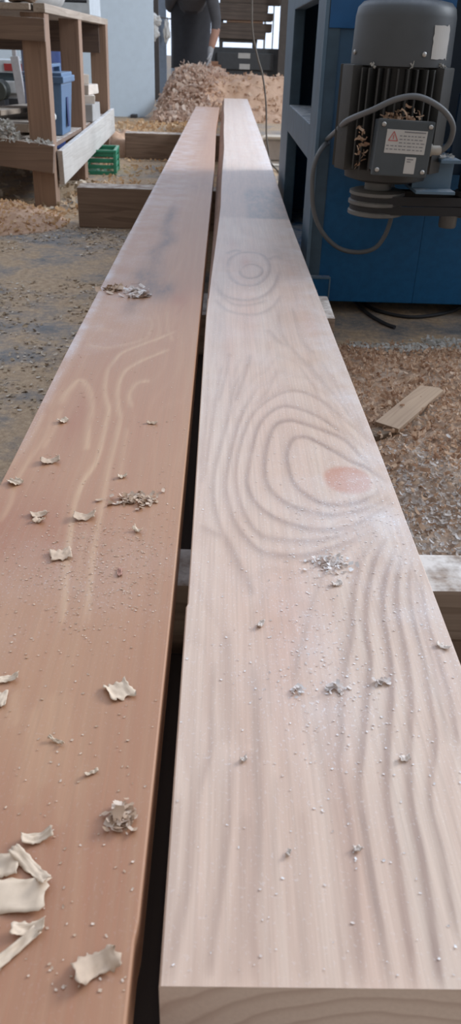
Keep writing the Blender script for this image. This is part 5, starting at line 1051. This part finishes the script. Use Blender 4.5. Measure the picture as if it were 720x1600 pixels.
fk = [
 (-0.1375, 0.2955, 0.074, 0.023, -0.02, 0.25, 'widest ragged flat shaving at the left edge of the reddish plank', SHL, 0.25),
 (-0.137, 0.3185, 0.026, 0.017, 0.15, 0.9, 'small blunt shaving just above the widest ragged one', SHL, 0.3),
 (-0.116, 0.3150, 0.040, 0.008, -0.75, 1.4, 'slender bent shaving leaning on the widest ragged one', SHL, 0.3),
 (-0.117, 0.3395, 0.024, 0.008, 0.30, 1.6, 'short twisted shaving above the slender bent one', SHL, 0.4),
 (-0.1135, 0.2625, 0.034, 0.007, 0.85, 0.6, 'stick-like rolled shaving near the bottom left of the reddish plank', SHL, 0.15),
 (-0.1085, 0.2750, 0.024, 0.008, 0.02, 2.0, 'little curled cap shaving lying across the stick-like one', SHL, 0.5),
 (-0.0775, 0.4810, 0.022, 0.020, 0.6, 1.0, 'triangular pale shaving alone near the middle of the reddish plank', SHL, 0.7),
 (-0.174, 0.4915, 0.022, 0.008, 0.1, 1.8, 'curled shaving at the left photo edge above a pale chip', SHL, 0.5),
 (-0.1755, 0.4690, 0.014, 0.018, 0.1, 0.4, 'square pale chip at the left photo edge', SHL, 0.2),
 (-0.0635, 0.2520, 0.030, 0.014, 0.5, 1.5, 'translucent buff shaving near the bottom of the reddish plank', SHD, 0.6),
 (-0.150, 0.760, 0.036, 0.020, 0.03, 1.6, 'ragged dark-shadowed shaving in the middle of the reddish plank', SHD, 0.6),
 (-0.203, 0.762, 0.026, 0.016, 0.5, 1.4, 'pale shaving on the dark red zone left of the ragged one', SHD, 0.5),
 (-0.200, 0.748, 0.018, 0.012, -0.3, 1.8, 'smaller shaving just below the pale one on the dark red zone', SHD, 0.5),
 (-0.0865, 0.7320, 0.020, 0.007, -0.6, 2.2, 'tiny curl right of the ragged shaving on the reddish plank', SHL, 0.3),
 (-0.215, 0.893, 0.036, 0.018, 0.25, 1.6, 'crinkled shaving beside the red heart figure of the reddish plank', SHD, 0.6),
 (-0.163, 0.682, 0.030, 0.026, 0.3, 0.4, 'thin pale patch of shaving below the ragged one', SHD, 0.4),
 (-0.247, 0.836, 0.020, 0.022, 0.9, 1.6, 'star-like shaving close to the left edge of the reddish plank', SHL, 0.7),
 (-0.118, 0.858, 0.018, 0.010, 0.2, 1.9, 'small pale curl above the crumb patch of the reddish plank', SHL, 0.5),
 (-0.097, 0.652, 0.007, 0.018, 0.1, 0.8, 'small upright red-brown splinter on the reddish plank', mat_plain('red_splinter', (0.40, 0.20, 0.14), 0.7), 0.3),
 (-0.094, 1.02, 0.022, 0.008, -0.2, 1.4, 'faint small shaving far up the reddish plank, right side', SHD, 0.4),
 (-0.222, 1.02, 0.020, 0.016, 0.7, 1.6, 'upper one of two shavings on the red heart figure', SHL, 0.5),
 (-0.088, 0.395, 0.012, 0.003, 0.5, 1.2, 'thread-thin curl between the triangular shaving and the clump', SHL, 0.1),
 (-0.120, 0.425, 0.016, 0.0025, -0.5, 1.0, 'thread-thin bent sliver on the left of the reddish plank', SHL, 0.1),
]
for i, f in enumerate(fk): flake(f[0], f[1], f[2] * (0.75 if f[1] > 0.5 else 0.95), f[3] * (0.75 if f[1] > 0.5 else 1), f[4], f[5], f[6], mat=f[7], ragged=f[8], seed=i * 3.7)
def clump(x, y, rx, ry, h, label, mat, n, seed, size=0.007):
    o = curls(n, lambda r: (x + r.normal(0, rx * .45), y + r.normal(0, ry * .45), ZT + 0.0008 + abs(r.normal(0, h * .5))), size, 0, mat, 'shavings_clump', 0.7, (0.4, 0.9), seed, flat=True)
    return tag(o, label, 'shavings', kind='stuff')
SH_BUFF = mat_shav('buff_crumbs', (0.44, 0.30, 0.20), (0.60, 0.44, 0.32), (0.70, 0.57, 0.46), trans=0.1)
SH_PALE = mat_shav('pale_crumbs', (0.62, 0.51, 0.44), (0.74, 0.67, 0.62), (0.84, 0.82, 0.80), trans=0.1)
clump(-0.0615, 0.357, 0.012, 0.012, 0.006, 'crumpled buff clump of dust and shavings near the gap', SH_BUFF, 80, 51, 0.006)
clump(-0.098, 0.800, 0.030, 0.020, 0.003, 'grainy patch of shavings on the right half of the reddish plank', SH_BUFF, 110, 52, 0.006)
clump(-0.180, 1.690, 0.030, 0.040, 0.007, 'bright clump of shavings on the grey stain of the reddish plank', SH_PALE, 60, 53, 0.014)
clump(-0.238, 1.72, 0.022, 0.035, 0.005, 'smaller grey clump of shavings at the left edge by the stain', SH_BUFF, 50, 54, 0.013)
clump(0.107, 0.489, 0.010, 0.005, 0.004, 'white clump of shavings in the middle of the pale plank', SH_PALE, 40, 55, 0.0042)
clump(0.125, 0.674, 0.026, 0.020, 0.003, 'white crumb patch below the oval knot of the pale plank', SH_PALE, 120, 56, 0.0042)
clump(0.148, 0.497, 0.008, 0.004, 0.003, 'small white crumb cluster right of the middle clump on the pale plank', SH_PALE, 22, 57, 0.0045)
clump(0.075, 0.487, 0.006, 0.008, 0.003, 'small white crumb cluster left of the middle clump on the pale plank', SH_PALE, 18, 58, 0.0045)
for i, (x, y, ln, wd, rz, lab) in enumerate(((0.045, 0.572, 0.010, 0.005, 1.2, 'little bright curl on the red heart wedge of the pale plank'), (0.026, 0.410, 0.006, 0.004, 0.3, 'bright crumb chip on the left half of the pale plank'), (0.151, 0.413, 0.009, 0.005, 0.2, 'dark-edged chip on the right half of the pale plank'), (0.213, 0.546, 0.014, 0.005, -0.5, 'white shaving at the right edge of the pale plank'),
        (0.055, 0.330, 0.005, 0.003, 0.9, 'bright chip near the near end of the pale plank'), (0.1025, 0.334, 0.006, 0.004, 0.4, 'pale chip near the near end, right of the bright chip'), (0.126, 0.640, 0.012, 0.006, 0.3, 'curled shaving beside the crumb patch of the pale plank'))):
    flake(x, y, ln, wd, rz, 1.5, lab, SH_PALE if False else mat_plain('white_chip', (0.68, 0.58, 0.50), 0.7), 0.4, 0.0, 60 + i * 2.3, 'chips on the pale plank', 0.0008)
def crumbs(n, fx, seed, mat, label, size):
    o = curls(n, fx, size, 0, mat, 'sawdust_crumbs', 0.3, (0.5, 1.0), seed, flat=True)
    return tag(o, label, 'sawdust', kind='stuff')
def fxl(r):
    while True:
        y = 0.24 + 1.3 * r.uniform() ** 1.6; x = r.uniform(-0.262, -0.045)
        if r.uniform() < 0.07 + 0.9 * math.exp(-((x + 0.12) / 0.07) ** 2 - ((y - 0.665) / 0.09) ** 2): return (x, y, ZT + 0.0006)
def fxr(r):
    while True:
        y = 0.25 + 1.7 * r.uniform() ** 1.5; x = r.uniform(-0.024, 0.220)
        if r.uniform() < 0.05 + 0.8 * math.exp(-((x - 0.11) / 0.05) ** 2 - ((y - 0.55) / 0.13) ** 2) + 0.6 * math.exp(-((x - 0.15) / 0.07) ** 2 - ((y - 0.76) / 0.1) ** 2) + 0.12 * (y > 0.9): return (x, y, ZT + 0.0006)
crumbs(1300, fxl, 61, SH_BUFF, 'fine buff sawdust crumbs scattered over the reddish plank', 0.0015)
crumbs(1500, fxr, 62, SH_PALE, 'fine white sawdust crumbs scattered over the pale plank', 0.0015)
